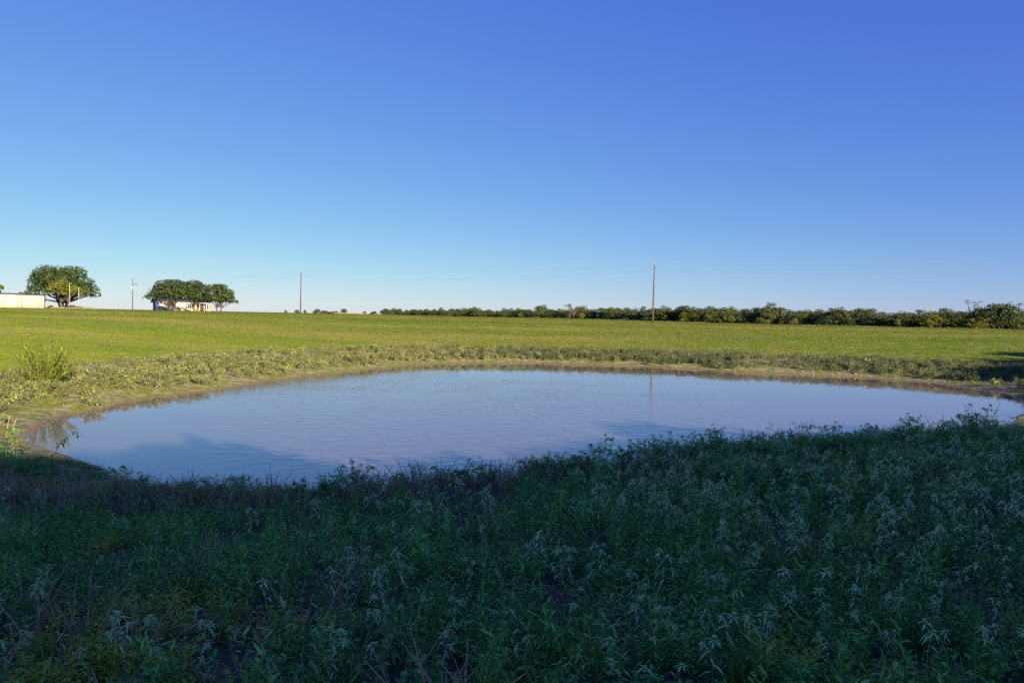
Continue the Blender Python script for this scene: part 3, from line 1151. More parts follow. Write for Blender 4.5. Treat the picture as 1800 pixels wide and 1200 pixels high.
# the grove in front of the house
g_ = 'oaks in front of the cream house'
L3 = dome_lobes(3, 11.0, 7.9, 1.3, 26, 9.0, 0.42) + [((-5.4, 0, 3.5), (1.5, 1.4, 0.9)), ((-6.5, 0, 3.1), (0.9, 0.9, 0.6))]
make_tree('live_oak', spot(302, 171), L3, 9000, 0.21, M_OAK, 0.26, 2, 1.2, 13, 'dark oak over the left half of the house roof', 'tree', g_)
L4 = dome_lobes(4, 8.6, 8.0, 1.3, 20, 7.0, 0.44)
make_tree('live_oak', spot(343, 174), L4, 6500, 0.21, M_OAK, 0.22, 2, 1.1, 14, 'tallest middle oak of the grove hiding the house roof', 'tree', g_)
L5 = dome_lobes(5, 8.0, 7.0, 1.2, 20, 7.0, 0.42) + [((3.6, 0, 2.6), (1.2, 1.2, 0.8))]
make_tree('live_oak', spot(384, 169), L5, 6500, 0.20, M_OAK, 0.22, 2, 1.0, 15, 'forking oak with bare limbs at the right end of the house', 'tree', g_)
L6 = dome_lobes(6, 5.0, 7.2, 2.2, 9, 5.0, 0.42)
make_tree('bright_tree', spot(-10, 196), L6, 1800, 0.26, M_TREE_Y, 0.2, 1, 1.6, 16, 'light green tree rising behind the left end of the shed')

# the tree line across the far side of the pasture
kinds = []
rt = random.Random(21)
for i in range(7):
    W, H = rt.uniform(8.5, 12.0), rt.uniform(7.0, 8.6)
    lb = dome_lobes(40 + i, W, H, 0.5, 15, W * 0.8, 0.42) + [((rt.uniform(-4, 4), rt.uniform(-2.5, 1), 1.2), (2.0, 1.8, 1.5)) for _ in range(6)]
    kinds.append((crown_mesh('crown', 60 + i, lb, 1700, 0.33, M_TREE_D, 0.22), trunk_mb(60 + i, 0.20, 1, lb, 1.4).data('trunk', M_BARK, True)))
bush_kinds = []
for i in range(3):
    W = rt.uniform(5.0, 6.5)
    lb = dome_lobes(80 + i, W, 4.4, 0.1, 10, W, 0.45)
    bush_kinds.append((crown_mesh('crown', 90 + i, lb, 900, 0.24, M_TREE_Y, 0.16), trunk_mb(90 + i, 0.10, 3, lb, 0.5).data('trunk', M_BARK, True)))


def place_tree(name, kind, loc, scl, rz, mat, label, cat, group=None):
    t = empty(name, loc, rz)
    t.scale = scl
    c = link('crown', kind[0], t)
    c.material_slots[0].link = 'OBJECT'
    c.material_slots[0].material = mat
    link('trunk', kind[1], t)
    return tag(t, label, cat, group)


LINE = [(668, 620, 0.75), (760, 560, 0.85), (860, 500, 0.95), (960, 450, 1.0), (1060, 405, 1.0), (1160, 350, 1.1), (1260, 315, 1.05), (1360, 290, 1.0), (1460, 270, 0.95), (1560, 255, 0.95), (1660, 242, 1.0), (1740, 236, 1.0), (1850, 228, 1.0)]
LP, LY, LS = [np.array(v, float) for v in zip(*LINE)]
mats = [M_TREE_D, M_TREE_O, M_TREE_O, M_TREE_D, M_TREE_O]
names = {M_TREE_D.name: 'dark green', M_TREE_O.name: 'olive green'}
GRP = 'trees of the far tree line'
px = 672.0
i = 0


def zone(px):
    for lim, txt in ((760, 'at its thin left end'), (880, 'left of the leafless tree'), (985, 'beside the leafless tree'), (1070, 'just right of the leafless tree'), (1150, 'behind the tallest pole'), (1230, 'by the roundest bright bush'), (1320, 'right of the roundest bush'),
                     (1420, 'in its long dark middle run'), (1520, 'right of the long dark run'), (1610, 'left of the tall yellow bush'), (1690, 'around the tall yellow bush')):
        if px < lim:
            return txt
    return 'at its right end'


while px < 1850:
    Y = float(np.interp(px, LP, LY)) + rt.uniform(-4, 10)
    s = float(np.interp(px, LP, LS)) * 0.82
    mt = rt.choice(mats)
    side = zone(px)
    place_tree('line_tree', rt.choice(kinds), spot(px, Y, 0.2), (s * rt.uniform(0.8, 1.4), s, s * rt.choice((0.5, 0.6, 0.7, 0.8, 0.85, 0.9, 1.0, 1.15))), rt.uniform(0, 6.28), mt,
               'front row %s tree of the far line, %s' % (names[mt.name], side), 'tree', GRP)
    if i % 5 != 4:
        s = s * (1.22 if rt.random() < 0.16 else 1.0)
        Y2 = Y + rt.uniform(9, 22)
        mt = rt.choice(mats)
        place_tree('line_tree', rt.choice(kinds), spot(px + rt.uniform(-8, 8), Y2, 0.2), (s * 1.15, s * 1.1, s * rt.uniform(0.85, 1.2)), rt.uniform(0, 6.28), mt,
                   'back row %s tree of the far line, %s' % (names[mt.name], side), 'tree', GRP)
    px += rt.uniform(1.5, 4.0) * 1200 / Y * 0.92
    i += 1
# brighter bushes along its foot
for k, (px, s, where) in enumerate([(1168, 0.75, 'just right of the tallest pole'), (1203, 1.05, 'roundest and brightest, right of the tallest pole'), (1247, 0.9, 'below dark trees right of the roundest bush'), (1285, 0.8, 'under olive trees, smaller'),
                                    (1335, 0.7, 'between darker trees, right of the middle'), (1395, 0.6, 'lowest, under dark trees'), (1577, 0.7, 'small one beside the tall yellow tree'), (1625, 0.8, 'by the yellow autumn tree on the right'), (1637, 1.0, 'tall yellow one on the right of the line'),
                                    (1705, 0.8, 'left of the last dark tree'), (1722, 0.9, 'touching the last dark tree'), (915, 0.8, 'left of the thin leafless tree'), (960, 0.7, 'small one far left of the poles'), (1020, 0.9, 'right below the thin leafless tree')]):
    Y = float(np.interp(px, LP, LY)) - 7
    place_tree('line_bush', bush_kinds[k % 3], spot(px, Y, 0.1), (s, s, s * (1.25 if k == 8 else 1.0)), k * 1.3, M_TREE_Y, 'yellow green bush of the tree line, ' + where, 'bush', 'bright bushes along the tree line')
# thin, nearly leafless tree standing above the line, and others at the far right
L7 = [((rt.uniform(-4.6, 4.6), rt.uniform(-3, 3), rt.uniform(5, 9.8)), (1.3, 1.3, 0.8)) for _ in range(17)]
make_tree('bare_tree', spot(1004, 425), L7, 900, 0.20, M_TREE_B, 0.55, 2, 2.6, 31, 'thin half leafless tree rising above the tree line')
for k, (px, where) in enumerate([(1705, 'left of the last dark tree'), (1768, 'behind the last dark tree'), (1780, 'at the right end of the line')]):
    Lb = [((rt.uniform(-2.2, 2.2), rt.uniform(-2, 2), rt.uniform(5, 9.6)), (0.9, 0.9, 0.6)) for _ in range(9)]
    make_tree('bare_tree', spot(px, 238), Lb, 300, 0.16, M_TREE_B, 0.42, 1, 3.0, 35 + k, 'small leafless tree top ' + where)
L8 = dome_lobes(8, 15, 8.0, 0.2, 26, 11, 0.42)
make_tree('line_oak', spot(1758, 209), L8, 3600, 0.30, M_OAK, 0.2, 2, 0.8, 36, 'broad dark oak at the right end of the tree line')
# specks of trees far beyond the rise on the left
for k, (px, Y, s) in enumerate([(502, 640, 0.35), (521, 700, 0.5), (535, 700, 0.45), (557, 620, 0.55), (566, 640, 0.42), (604, 560, 0.60), (590, 640, 0.4), (640, 640, 0.42), (655, 650, 0.4), (676, 560, 0.72), (683, 570, 0.6)]):
    place_tree('distant_tree', kinds[k % 7], spot(px, Y, 0.2), (s * 1.3, s * 1.3, s), k * 1.1, mats[k % 5], 'tiny distant tree on the horizon between the left pole and the tree line', 'tree', 'tiny trees on the left horizon')

# trees standing behind the photographer and off to the right, whose long shade lies over the near bank
shade = []
for k in range(4):
    lb = dome_lobes(200 + k, 9.0, 10.0, 0.8, 20, 8.0, 0.42)
    shade.append((crown_mesh('crown', 210 + k, lb, 5200, 0.50, M_TREE_D, 0.35), trunk_mb(210 + k, 0.3, 1, lb, 2.0).data('trunk', M_BARK, True)))
SHADE = [(-3, -22, 1.03), (2, -21, 1.07), (7, -20.6, 1.05), (12, -20.6, 1.05), (17, -19.6, 1.04), (22, -19, 1.02), (27, -18.6, 1.06), (31, -18, 1.14), (35, -17, 1.15), (39, -15.5, 1.07), (43, -13, 1.03), (47, -9, 0.95), (51, -3, 0.9), (5.2, -30.6, 1.28), (10.2, -29.6, 1.28), (15.2, -29.2, 1.28), (20.2, -29.2, 1.28), (25.2, -28.2, 1.26), (30.2, -27.6, 1.26), (35.2, -27.2, 1.31), (39.2, -26.6, 1.41), (43.2, -25.6, 1.44), (47.2, -24.1, 1.3), (51.2, -21.6, 1.27), (55.2, -17.6, 1.17), (59.2, -11.6, 1.12), (58.5, 4, 1.3), (62.5, 9, 1.3), (67, 13, 1.3), (72, 17, 1.3), (66, -3, 1.5), (71, 2, 1.5), (76, 7, 1.5)]
for k, (x, y, s) in enumerate(SHADE):
    place_tree('shade_tree', shade[k % 4], (x, y, gz(x, y) - 0.2), (s, s, s * (1 + 0.04 * math.sin(k * 2.1))), k * 1.7, M_TREE_D, 'dark leafy tree shading the near bank from outside the picture', 'tree', 'trees shading the near bank')
# ------------------------------------------------------------------ shed, house, poles
M_CREAM = simple_mat('cream painted metal', (0.56, 0.49, 0.38), 0.55, 0.3, 0.06, 0.6)
M_CREAM_W = simple_mat('cream wall', (0.56, 0.48, 0.33), 0.8, 0.2, 0.08, 0.8)
M_TRIM_D = simple_mat('dark metal trim', (0.120, 0.110, 0.110), 0.6, 0.3, 0.15, 2)
M_ROOF = simple_mat('dark blue grey shingle', (0.050, 0.055, 0.110), 0.85, 0.15, 0.25, 2)
M_ROOF_S = simple_mat('pale galvanised roof', (0.480, 0.470, 0.440), 0.45, 0.4, 0.1, 1)
M_GABLE = simple_mat('grey blue shade toned gable', (0.200, 0.215, 0.280), 0.85, 0.15, 0.15, 1)  # the shade on the gable end is put into this grey blue
M_WHITE = simple_mat('white paint', (0.780, 0.770, 0.740), 0.6, 0.3, 0.05, 2)
M_SHUT = simple_mat('dull red shutter', (0.330, 0.160, 0.120), 0.7, 0.2, 0.15, 2)
M_GLASS = simple_mat('dark window glass', (0.060, 0.070, 0.085), 0.1, 0.5, 0.1, 1)
M_DOOR = simple_mat('dark brown door', (0.080, 0.055, 0.045), 0.6, 0.3, 0.2, 2)
M_POLE = simple_mat('weathered pole timber', (0.125, 0.092, 0.070), 0.9, 0.1, 0.3, 2.5)
M_WIRE = simple_mat('dull aluminium wire', (0.200, 0.200, 0.210), 0.5, 0.5, 0.1, 1)
M_INS = simple_mat('grey porcelain', (0.420, 0.420, 0.430), 0.3, 0.5, 0.1, 4)


def part(name, mat, parent, *boxes):
    m = MB()
    for lo, hi in boxes:
        m.box(lo, hi)
    return m.build(name, mat, parent)


# long cream shed: its length runs along x, its front faces the pond
Y0 = 158.0
sx1 = px_x(76.5, Y0)
shed = empty('metal_shed', (sx1, Y0, gz(sx1, Y0) - 0.05), R(33))
tag(shed, 'long low cream metal shed cut off by the left edge of the picture', 'shed')
LS_, HS = 24.0, 3.0
part('wall', M_CREAM, shed, ((-LS_, 0, -0.3), (0, 9, HS)))
m = MB()
m.add([(-LS_ - 0.25, -0.3, HS + 0.12), (0.25, -0.3, HS + 0.02), (0.25, 9.3, HS + 0.42), (-LS_ - 0.25, 9.3, HS + 0.52),
       (-LS_ - 0.25, -0.3, HS + 0.24), (0.25, -0.3, HS + 0.14), (0.25, 9.3, HS + 0.54), (-LS_ - 0.25, 9.3, HS + 0.64)], None,
      [(0, 3, 2, 1), (4, 5, 6, 7), (0, 1, 5, 4), (1, 2, 6, 5), (2, 3, 7, 6), (3, 0, 4, 7)])
m.build('roof', M_TRIM_D, shed)
part('eave_trim', M_WHITE, shed, ((-LS_, -0.06, HS - 0.12), (0, -0.003, HS)))
for x0 in (-7.6, -16.0):                               # sliding doors
    d_ = part('sliding_door', M_CREAM, shed, ((x0, -0.09, 0.0), (x0 + 2.65, -0.004, 2.3)))
    part('door_edge', M_TRIM_D, d_, ((x0 + 2.65, -0.11, 0.0), (x0 + 2.75, -0.004, 2.3)), ((x0 - 0.06, -0.10, 0.0), (x0, -0.004, 2.3)), ((x0 - 0.06, -0.10, 2.3), (x0 + 2.75, -0.004, 2.36)))
for x0 in (-4.2, -0.95, -9.5, -12.9):
    part('downpipe', M_TRIM_D, shed, ((x0, -0.10, 0.0), (x0 + (0.16 if x0 == -4.2 else 0.07), -0.003, HS - 0.13)))

# the house behind the oaks
Y1 = 190.0
hx = px_x(279, Y1)
house = empty('cream_house', (hx, Y1, gz(hx, Y1) - 0.05), R(38))
tag(house, 'low cream house with a dark blue roof half hidden by oaks', 'house')
LH, DH, HH, RH = 13.6, 8.5, 2.55, 1.75
part('wall', M_CREAM_W, house, ((0.12, 0, -0.3), (LH, DH, HH)))
m = MB()
m.add([(0, 0, -0.3), (0, DH, -0.3), (0, DH, HH), (0, DH / 2, HH + RH - 0.1), (0, 0, HH), (0.11, 0, -0.3), (0.11, DH, -0.3), (0.11, DH, HH), (0.11, DH / 2, HH + RH - 0.1), (0.11, 0, HH)],
      [(2, 3, 4), (7, 9, 8)], [(0, 1, 2, 4), (5, 9, 7, 6), (0, 4, 9, 5), (1, 6, 7, 2), (4, 3, 8, 9), (3, 2, 7, 8)])
m.build('gable', M_GABLE, house)
m = MB()
ov = 0.55
for sgn in (0, 1):
    ya, yb = (-ov, DH / 2) if sgn == 0 else (DH + ov, DH / 2)
    za, zb = HH - 0.20, HH + RH
    v = [(-ov, ya, za), (LH + ov, ya, za), (LH + ov - 1.6, yb, zb), (-ov, yb, zb)]
    v += [(a, b, c + 0.14) for a, b, c in v]
    m.add(v, None, [(0, 1, 2, 3), (4, 7, 6, 5), (0, 4, 5, 1), (1, 5, 6, 2), (2, 6, 7, 3), (3, 7, 4, 0)])
rf = m.build('roof', M_ROOF, house)
part('chimney', M_GABLE, rf, ((9.5, DH / 2 + 0.4, HH + 0.6), (10.3, DH / 2 + 1.1, HH + RH + 0.5)))
part('fascia', M_WHITE, house, ((-0.3, -ov - 0.04, HH - 0.24), (LH + 0.3, -ov - 0.003, HH - 0.07)))
for x0, w in ((2.6, 1.2), (7.3, 1.0), (11.95, 1.0)):
    wi = part('window', M_GLASS, house, ((x0, -0.05, 0.95), (x0 + w, -0.004, 2.05)))
    part('frame', M_WHITE, wi, ((x0 - 0.09, -0.08, 0.86), (x0, -0.004, 2.14)), ((x0 + w, -0.08, 0.86), (x0 + w + 0.09, -0.004, 2.14)), ((x0, -0.08, 0.86), (x0 + w, -0.006, 0.95)), ((x0, -0.08, 2.05), (x0 + w, -0.006, 2.14)), ((x0 + w / 2 - 0.03, -0.07, 0.95), (x0 + w / 2 + 0.03, -0.051, 2.05)))
    for xs in (x0 - 0.50, x0 + w + 0.12):
        part('shutter', M_SHUT, house, ((xs, -0.07, 0.88), (xs + 0.38, -0.004, 2.12)))
part('garage_panel', M_WHITE, house, ((8.45, -0.05, 0.7), (9.0, -0.004, 2.15)))
dr = part('door', M_DOOR, house, ((10.6, -0.05, 0.0), (11.6, -0.004, 2.1)))
part('handle', M_INS, dr, ((11.42, -0.10, 1.0), (11.50, -0.051, 1.1)))
for x0 in (10.2, 12.0):
    part('porch_post', M_WHITE, house, ((x0, -1.3, -0.1), (x0 + 0.14, -1.16, HH - 0.32)))
part('porch_roof', M_ROOF, house, ((9.9, -1.5, HH - 0.31), (12.4, -ov - 0.06, HH - 0.20)))
# white fence at the house's left corner: posts and rails
fx = px_x(274, 178)
fence = empty('white_fence', (fx, 178, gz(fx, 178)), R(4))
tag(fence, 'white post and rail fence in front of the house', 'fence')
for k in range(9):
    part('post', M_WHITE, fence, ((k * 1.6, 0, -0.2), (k * 1.6 + 0.12, 0.12, 1.35)))
for z0 in (0.35, 0.8, 1.2):
    part('rail', M_WHITE, fence, ((0, -0.05, z0), (8 * 1.6 + 0.12, -0.003, z0 + 0.12)))

# utility poles and their two wires
POLES = [(1146.5, 127.0, 10.9), (527.5, 170.0, 10.4), (232.5, 226.0, 10.4), (2420.0, 84.0, 10.9)]
tops, lows = [], []
PL = ['tallest bare utility pole, standing in the pasture before the tree line', 'utility pole standing alone left of the middle', 'utility pole with a transformer, between the two groups of oaks', 'utility pole beyond the right edge carrying on the line']
for k, (px, Y, H) in enumerate(POLES):
    x, y, z = spot(px, Y)
    p = empty('utility_pole', (x, y, z))
    tag(p, PL[k], 'utility pole', 'utility poles of the power line')
    m = MB()
    m.tube([(0, 0, -0.4), (0.02, 0, H * 0.5), (0.05 * (k != 2), 0, H)], [0.17, 0.14, 0.11], 9)
    m.build('post', M_POLE, p, True)
    m = MB()
    m.tube([(0, 0, H), (0, 0, H + 0.14), (0, 0, H + 0.28)], [0.05, 0.075, 0.03], 8)
    m.build('insulator', M_INS, p, True)
    m = MB()
    m.tube([(-0.10, -0.1, H - 1.35), (-0.30, -0.1, H - 1.35)], [0.05, 0.05], 6)
    m.tube([(-0.30, -0.1, H - 1.43), (-0.30, -0.1, H - 1.25)], [0.07, 0.05], 8)
    m.build('side_bracket', M_INS, p, True)
    if k == 2:
        m = MB()
        m.tube([(0.0, -0.42, H - 3.6), (0.0, -0.42, H - 2.6)], [0.26, 0.26], 12)
        m.build('transformer', M_INS, p, True)
        m = MB()
        m.tube([(0.1, 0, H - 1.7), (1.3, 0, H - 1.7)], [0.05, 0.05], 6)
        m.tube([(0.8, 0, H - 2.1), (0.8, 0, H - 1.4)], [0.08, 0.06], 6)
        m.tube([(1.3, 0, H - 2.1), (1.3, 0, H - 1.4)], [0.08, 0.06], 6)
        m.build('crossarm', M_POLE, p)
        m = MB()
        m.tube([(0.05, 0, H - 3.8), (5.0, -1.0, -0.1)], [0.02, 0.02], 5)
        m.build('guy_wire', M_WIRE, p)
    tops.append(np.array([x + 0.05 * (k != 2), y, z + H + 0.2]))
    lows.append(np.array([x - 0.30, y - 0.1, z + H - 1.2]))


def wire(name, pts, label, r=0.007):
    m = MB()
    for a, b in zip(pts[:-1], pts[1:]):
        n = 18
        sag = 0.011 * np.linalg.norm(b - a)
        t = np.linspace(0, 1, n)[:, None]
        P = a * (1 - t) + b * t
        P[:, 2] -= (4 * t[:, 0] * (1 - t[:, 0])) * sag
        m.tube(P, r, 4, False)
    o = m.build(name, M_WIRE)
    tag(o, label, 'wire', 'wires of the power line')


order = [3, 0, 1, 2]
wire('power_wire', [tops[i] for i in order], 'upper thin wire strung over the tops of the utility poles')
wire('power_wire', [lows[i] for i in order], 'lower thin wire strung below the tops of the utility poles')
# two slender pale posts by the largest oak
for px, Y, H, lab in ((122, 163, 6.2, 'taller pale slender post standing before the largest oak'), (138, 163, 5.0, 'shorter pale slender post at the right side of the largest oak')):
    x, y, z = spot(px, Y)
    p = empty('slender_post', (x, y, z))
    tag(p, lab, 'post', 'slender posts by the largest oak')
    m = MB()
    m.tube([(0, 0, -0.3), (0, 0, H)], [0.055, 0.045], 7)
    m.build('shaft', M_ROOF_S, p, True)
    m = MB()
    m.tube([(0, 0, H), (0, 0, H + 0.18)], [0.09, 0.02], 7)
    m.build('cap', M_INS, p, True)
# bleached strips of mown hay with dark clumps, on the brow of the pasture
hay = [proto_grass(300 + i, 40, (0.25, 0.55), 0.03, 0.7, (0.2, 0.8)).data('hay', M_STRAW) for i in range(2)]
hp = []
for (pa, Ya, pb, Yb, n) in ((70, 166, 162, 160, 260), (552, 205, 668, 196, 420)):
    t = rng.random(n)
    pxs = pa + (pb - pa) * t
    Ys = Ya + (Yb - Ya) * t + rng.normal(0, 1.0, n)
    xs = (pxs - 900) / 1200 * Ys
    hp.append(np.stack([xs, Ys, ground_z(xs, Ys)], 1))
hp = np.concatenate(hp)
scatter('mown_hay', 'pale dry hay lying in strips on the brow of the pasture', hay, hp, rng.uniform(0, 6.28, len(hp)), rng.uniform(0.8, 1.4, len(hp)), rng.integers(0, 2, len(hp)), rng.normal(0, 0.1, (len(hp), 2)))
clump = crown_mesh('clump', 400, [((-0.5, 0, 0.35), (0.7, 0.6, 0.45)), ((0.5, 0.1, 0.3), (0.7, 0.6, 0.4)), ((0, -0.2, 0.5), (0.6, 0.5, 0.4))], 260, 0.13, M_TREE_D, 0.3)
for k, (px, Y, lab) in enumerate([(66, 164, 'at the left end of the hay below the largest oak'), (89, 164, 'in the hay left of the largest oak trunk'), (124, 162, 'right of the largest oak trunk'), (140, 161, 'at the right end of the hay below the largest oak'),
                                 (555, 203, 'at the left end of the far hay strip'), (569, 202, 'second from the left in the far hay strip'), (578, 202, 'third from the left in the far hay strip'), (584, 201, 'just left of the palest hay'), (656, 195, 'at the right end of the far hay strip')]):
    o = link('dark_clump', clump, None, spot(px, Y, 0.05), (0, 0, k * 1.9), (1.0, 0.9, 0.9 + 0.2 * (k % 3)))
    tag(o, 'low dark clump of growth ' + lab, 'clump', 'dark clumps on the brow of the pasture')
# ------------------------------------------------------------------ single plants on the near bank
LEAFM = []
for k in range(3):
    m = MB()
    m.leaf((0, 0, 0), (1, 0, 0), UP, 1.0, 0.26, 0.55 + 0.25 * k, 3, 0.25)
    LEAFM.append(m.data('leaf', M_CROTON))


def orient_leaf(d):
    """Euler that turns the leaf mesh's x axis along d, its face up."""
    x = Vector(d).normalized()
    yv = Vector((0, 0, 1)).cross(x)
    if yv.length < 1e-3:
        yv = Vector((0, 1, 0))
    yv.normalize()
    zv = x.cross(yv)
    return Matrix((x, yv, zv)).transposed().to_euler()


CROT = []
rc = random.Random(5)
for k in range(7):
    h = (0.24, 0.30, 0.36, 0.42, 0.34, 0.50, 0.28)[k]
    br = (0, 1, 2, 3, 1, 3, 0)[k]
    st, lf, fl, lv = croton_parts(500 + k, h, br, 2)
    CROT.append(dict(stem=st.data('stem', M_CSTEM, True), foliage=lf.data('foliage', M_CROTON), heads=[q.data('flower_head', M_WOOL) for q in fl.heads], leaves=lv, h=h))


def croton(loc, k, scl, rz, label, group, single_leaves=False, tilt=(0, 0)):
    p = empty('woolly_weed', loc, rz)
    p.rotation_euler = (tilt[0], tilt[1], rz)
    p.scale = (scl, scl, scl)
    c = CROT[k]
    link('stem', c['stem'], p)
    for hm in c['heads']:
        link('flower_head', hm, p)
    if single_leaves:
        for i, (b, d, L, W, dr) in enumerate(c['leaves']):
            link('leaf', LEAFM[i % 3], p, tuple(b), orient_leaf(d), L)
    else:
        link('foliage', c['foliage'], p)
    return tag(p, label, 'weed', group)


# the ones that stand out, where the photograph has them (foot of each stem)
CG = 'woolly weeds of the near bank'
NAMED = [(1088, 1228, 1.0, 0, 'woolly weed at the bottom edge, leftmost of a row of three'), (1128, 1236, 0.9, 6, 'woolly weed at the bottom edge, middle of a row of three'), (1185, 1232, 1.0, 0, 'woolly weed at the bottom edge, rightmost of a row of three'),
         (1252, 1240, 1.15, 4, 'bushy woolly weed at the bottom edge with a big pale head'), (1062, 1140, 1.0, 0, 'small woolly weed with two heads, above the row of three'), (1122, 1120, 1.1, 1, 'woolly weed with drooping leaves left of the dark hollow'),
         (1142, 1155, 1.0, 2, 'broad woolly weed beside the dark hollow near the bottom'), (1232, 1140, 1.0, 1, 'woolly weed right of the dark hollow near the bottom'), (1266, 1190, 1.2, 4, 'tall thin woolly weed above the big pale head'),
         (1355, 1130, 1.0, 6, 'small woolly weed alone on dark ground, lower right'), (1440, 1105, 1.15, 1, 'pale woolly weed on dark soil, lower right of the middle'), (1435, 1168, 0.9, 0, 'low woolly weed below the pale one on dark soil'),
         (1520, 1150, 0.9, 6, 'small woolly weed right of the pale one on dark soil'), (1395, 1010, 1.2, 2, 'dense woolly weed in the middle of the right half'), (1272, 1012, 1.0, 4, 'slim woolly weed left of the densest ones'),
         (1550, 1010, 1.2, 3, 'woolly weed near the yellow flowers'), (80, 1100, 1.2, 4, 'tall pale weed at the lower left edge'), (545, 1195, 1.0, 2, 'pale weed at the bottom, left of the middle'), (590, 1230, 1.1, 3, 'pale weed with crooked stem at the bottom, left of the middle'),
         (215, 1195, 1.1, 3, 'pale branching weed at the lower left'), (665, 1125, 1.2, 1, 'tall drooping weed left of the middle, lower half'), (930, 1020, 1.1, 3, 'pale weed in the centre of the near bank'), (1000, 1035, 1.2, 2, 'pale weed right of the centre of the near bank'),
         (790, 1030, 0.9, 0, 'small drooping weed left of the centre'), (615, 1040, 1.1, 3, 'yellowish pale weed on the left of the centre'), (745, 1000, 1.1, 2, 'yellowish pale weed just left of the centre')]
taken = []
for (px, py, s, k, lab) in NAMED:
    g = on_ground(px, py)
    croton((g[0], g[1], g[2] - 0.01), k, s * 0.74, rc.uniform(0, 6.28), lab, CG, True, (rc.uniform(-0.1, 0.1), rc.uniform(-0.1, 0.1)))
    taken.append(g[:2])
n = 0
tries = 0
while n < 230 and tries < 9000:
    tries += 1
    u, v = rc.uniform(-20, 1820), 840 + (1210 - 840) * rc.random() ** 0.75
    g = on_ground(u, v, 20)
    if g is None or g[1] > 13.5:
        continue
    dens = 0.30 + 0.55 * float(sstep(700, 1400, u)) + 0.9 * float(vnoise(np.array([g[0]]), np.array([g[1]]), 1.4)[0])
    if rc.random() > dens or any((g[0] - a[0]) ** 2 + (g[1] - a[1]) ** 2 < 0.14 ** 2 for a in taken):
        continue
    if float(shore_dist(np.array([g[0]]), np.array([g[1]]))[0]) < 1.0:
        continue
    taken.append(g[:2])
    near = math.hypot(g[0], g[1]) < 4.6
    hgt = rc.choice([0, 0, 1, 1, 2, 4, 4, 6, 6, 3] if g[1] > 5 else [0, 1, 2, 4, 6, 6])
    where = 'left part' if u < 640 else ('middle' if u < 1160 else 'right part')
    band = 'close to the bottom edge' if v > 1060 else ('half way up' if v > 930 else 'near the top')
    kind = ('short single headed', 'small two headed', 'branching', 'tall branching', 'slim', 'tall many headed', 'low')[hgt]
    croton((g[0], g[1], g[2] - 0.01), hgt, rc.uniform(0.5, 0.8), rc.uniform(0, 6.28), '%s woolly weed, %s of the shaded bank, %s' % (kind, where, band), CG, near, (rc.uniform(-0.15, 0.15), rc.uniform(-0.15, 0.15)))
    n += 1

# leafy shrubs along the crest of the near bank, dark against the water
SHR = []
for k in range(6):
    h = (0.42, 0.50, 0.60, 0.55, 0.46, 0.68)[k]
    st, lf = proto_bush(600 + k, h, h * (1.2, 1.0, 0.9, 1.3, 1.4, 0.9)[k], 420, 0.066, M_SHRUB, M_TWIG, 9)
    SHR.append((st.data('stems', M_TWIG), lf.data('foliage', M_SHRUB)))
SG = 'leafy shrubs along the crest of the near bank'


def shrub(px, py, k, s, label, zs=1.0):
    g = on_ground(px, py, 22)
    if g is None:
        return
    p = empty('waterside_shrub', (g[0], g[1], g[2] - 0.02), rc.uniform(0, 6.28))
    p.scale = (s, s, s * zs)
    link('stems', SHR[k][0], p)
    link('foliage', SHR[k][1], p)
    tag(p, label, 'shrub', SG)


# (foot of the shrub in the picture)
CREST = [(-5, 832), (30, 838), (62, 842), (95, 846), (130, 850), (170, 853), (205, 856), (245, 860), (290, 866), (335, 870), (385, 874), (430, 876), (480, 876), (530, 878), (575, 876), (620, 872), (660, 868), (700, 864), (738, 862), (775, 858), (812, 852), (850, 850), (888, 846), (925, 842), (960, 838), (995, 836),
         (1030, 834), (1062, 832), (1095, 828), (1128, 826), (1160, 824), (1192, 822), (1225, 820), (1260, 820), (1295, 820), (1330, 818), (1362, 816), (1395, 814), (1425, 812), (1455, 810), (1485, 808), (1515, 806), (1545, 804), (1575, 802), (1605, 800), (1635, 798), (1665, 796), (1695, 790), (1722, 782), (1748, 772), (1772, 764), (1798, 758), (1820, 756)]
def crest_zone(px):
    for lim, txt in ((120, 'before the left tip of the pond'), (290, 'by the sprawling weed'), (440, 'by the three broad leaves'), (640, 'before the rippled water, left'), (840, 'before the rippled water, middle'), (1050, 'left of the nodding sprig'), (1200, 'below the pole reflection'), (1330, 'left of the upright sprig'), (1450, 'by the crooked twigs'), (1620, 'right of the crooked twigs')):
        if px < lim:
            return txt
    return 'at the right edge'


for i, (px, py) in enumerate(CREST):
    tall = px > 980
    where = 'left' if px < 450 else ('middle' if px < 1000 else 'right')
    k = rc.choice([0, 4, 1, 3]) if not tall else rc.choice([1, 2, 3, 5, 2])
    s = float(np.interp(px, [0, 80, 200, 330, 500, 1000, 1400, 1800], [0.85, 0.7, 0.58, 0.78, 0.95, 1.0, 1.08, 1.2])) * rc.uniform(0.75, 1.2)
    shrub(px + rc.uniform(-8, 8), py + rc.uniform(-6, 6), k, s, '%s leafy shrub on the near crest, %s' % (['low round', 'bushy', 'tall', 'wide', 'spreading', 'tallest'][k], crest_zone(px)))
# a second, looser row behind and in front on the right
for i in range(34):
    px = rc.uniform(1000, 1815)
    py = np.interp(px, [1000, 1400, 1700, 1815], [850, 828, 812, 780]) + rc.uniform(0, 42)
    shrub(px, py, rc.choice([0, 1, 3, 4]), rc.uniform(0.6, 0.95), 'low leafy shrub in the thicket below the crest, %s' % crest_zone(px))


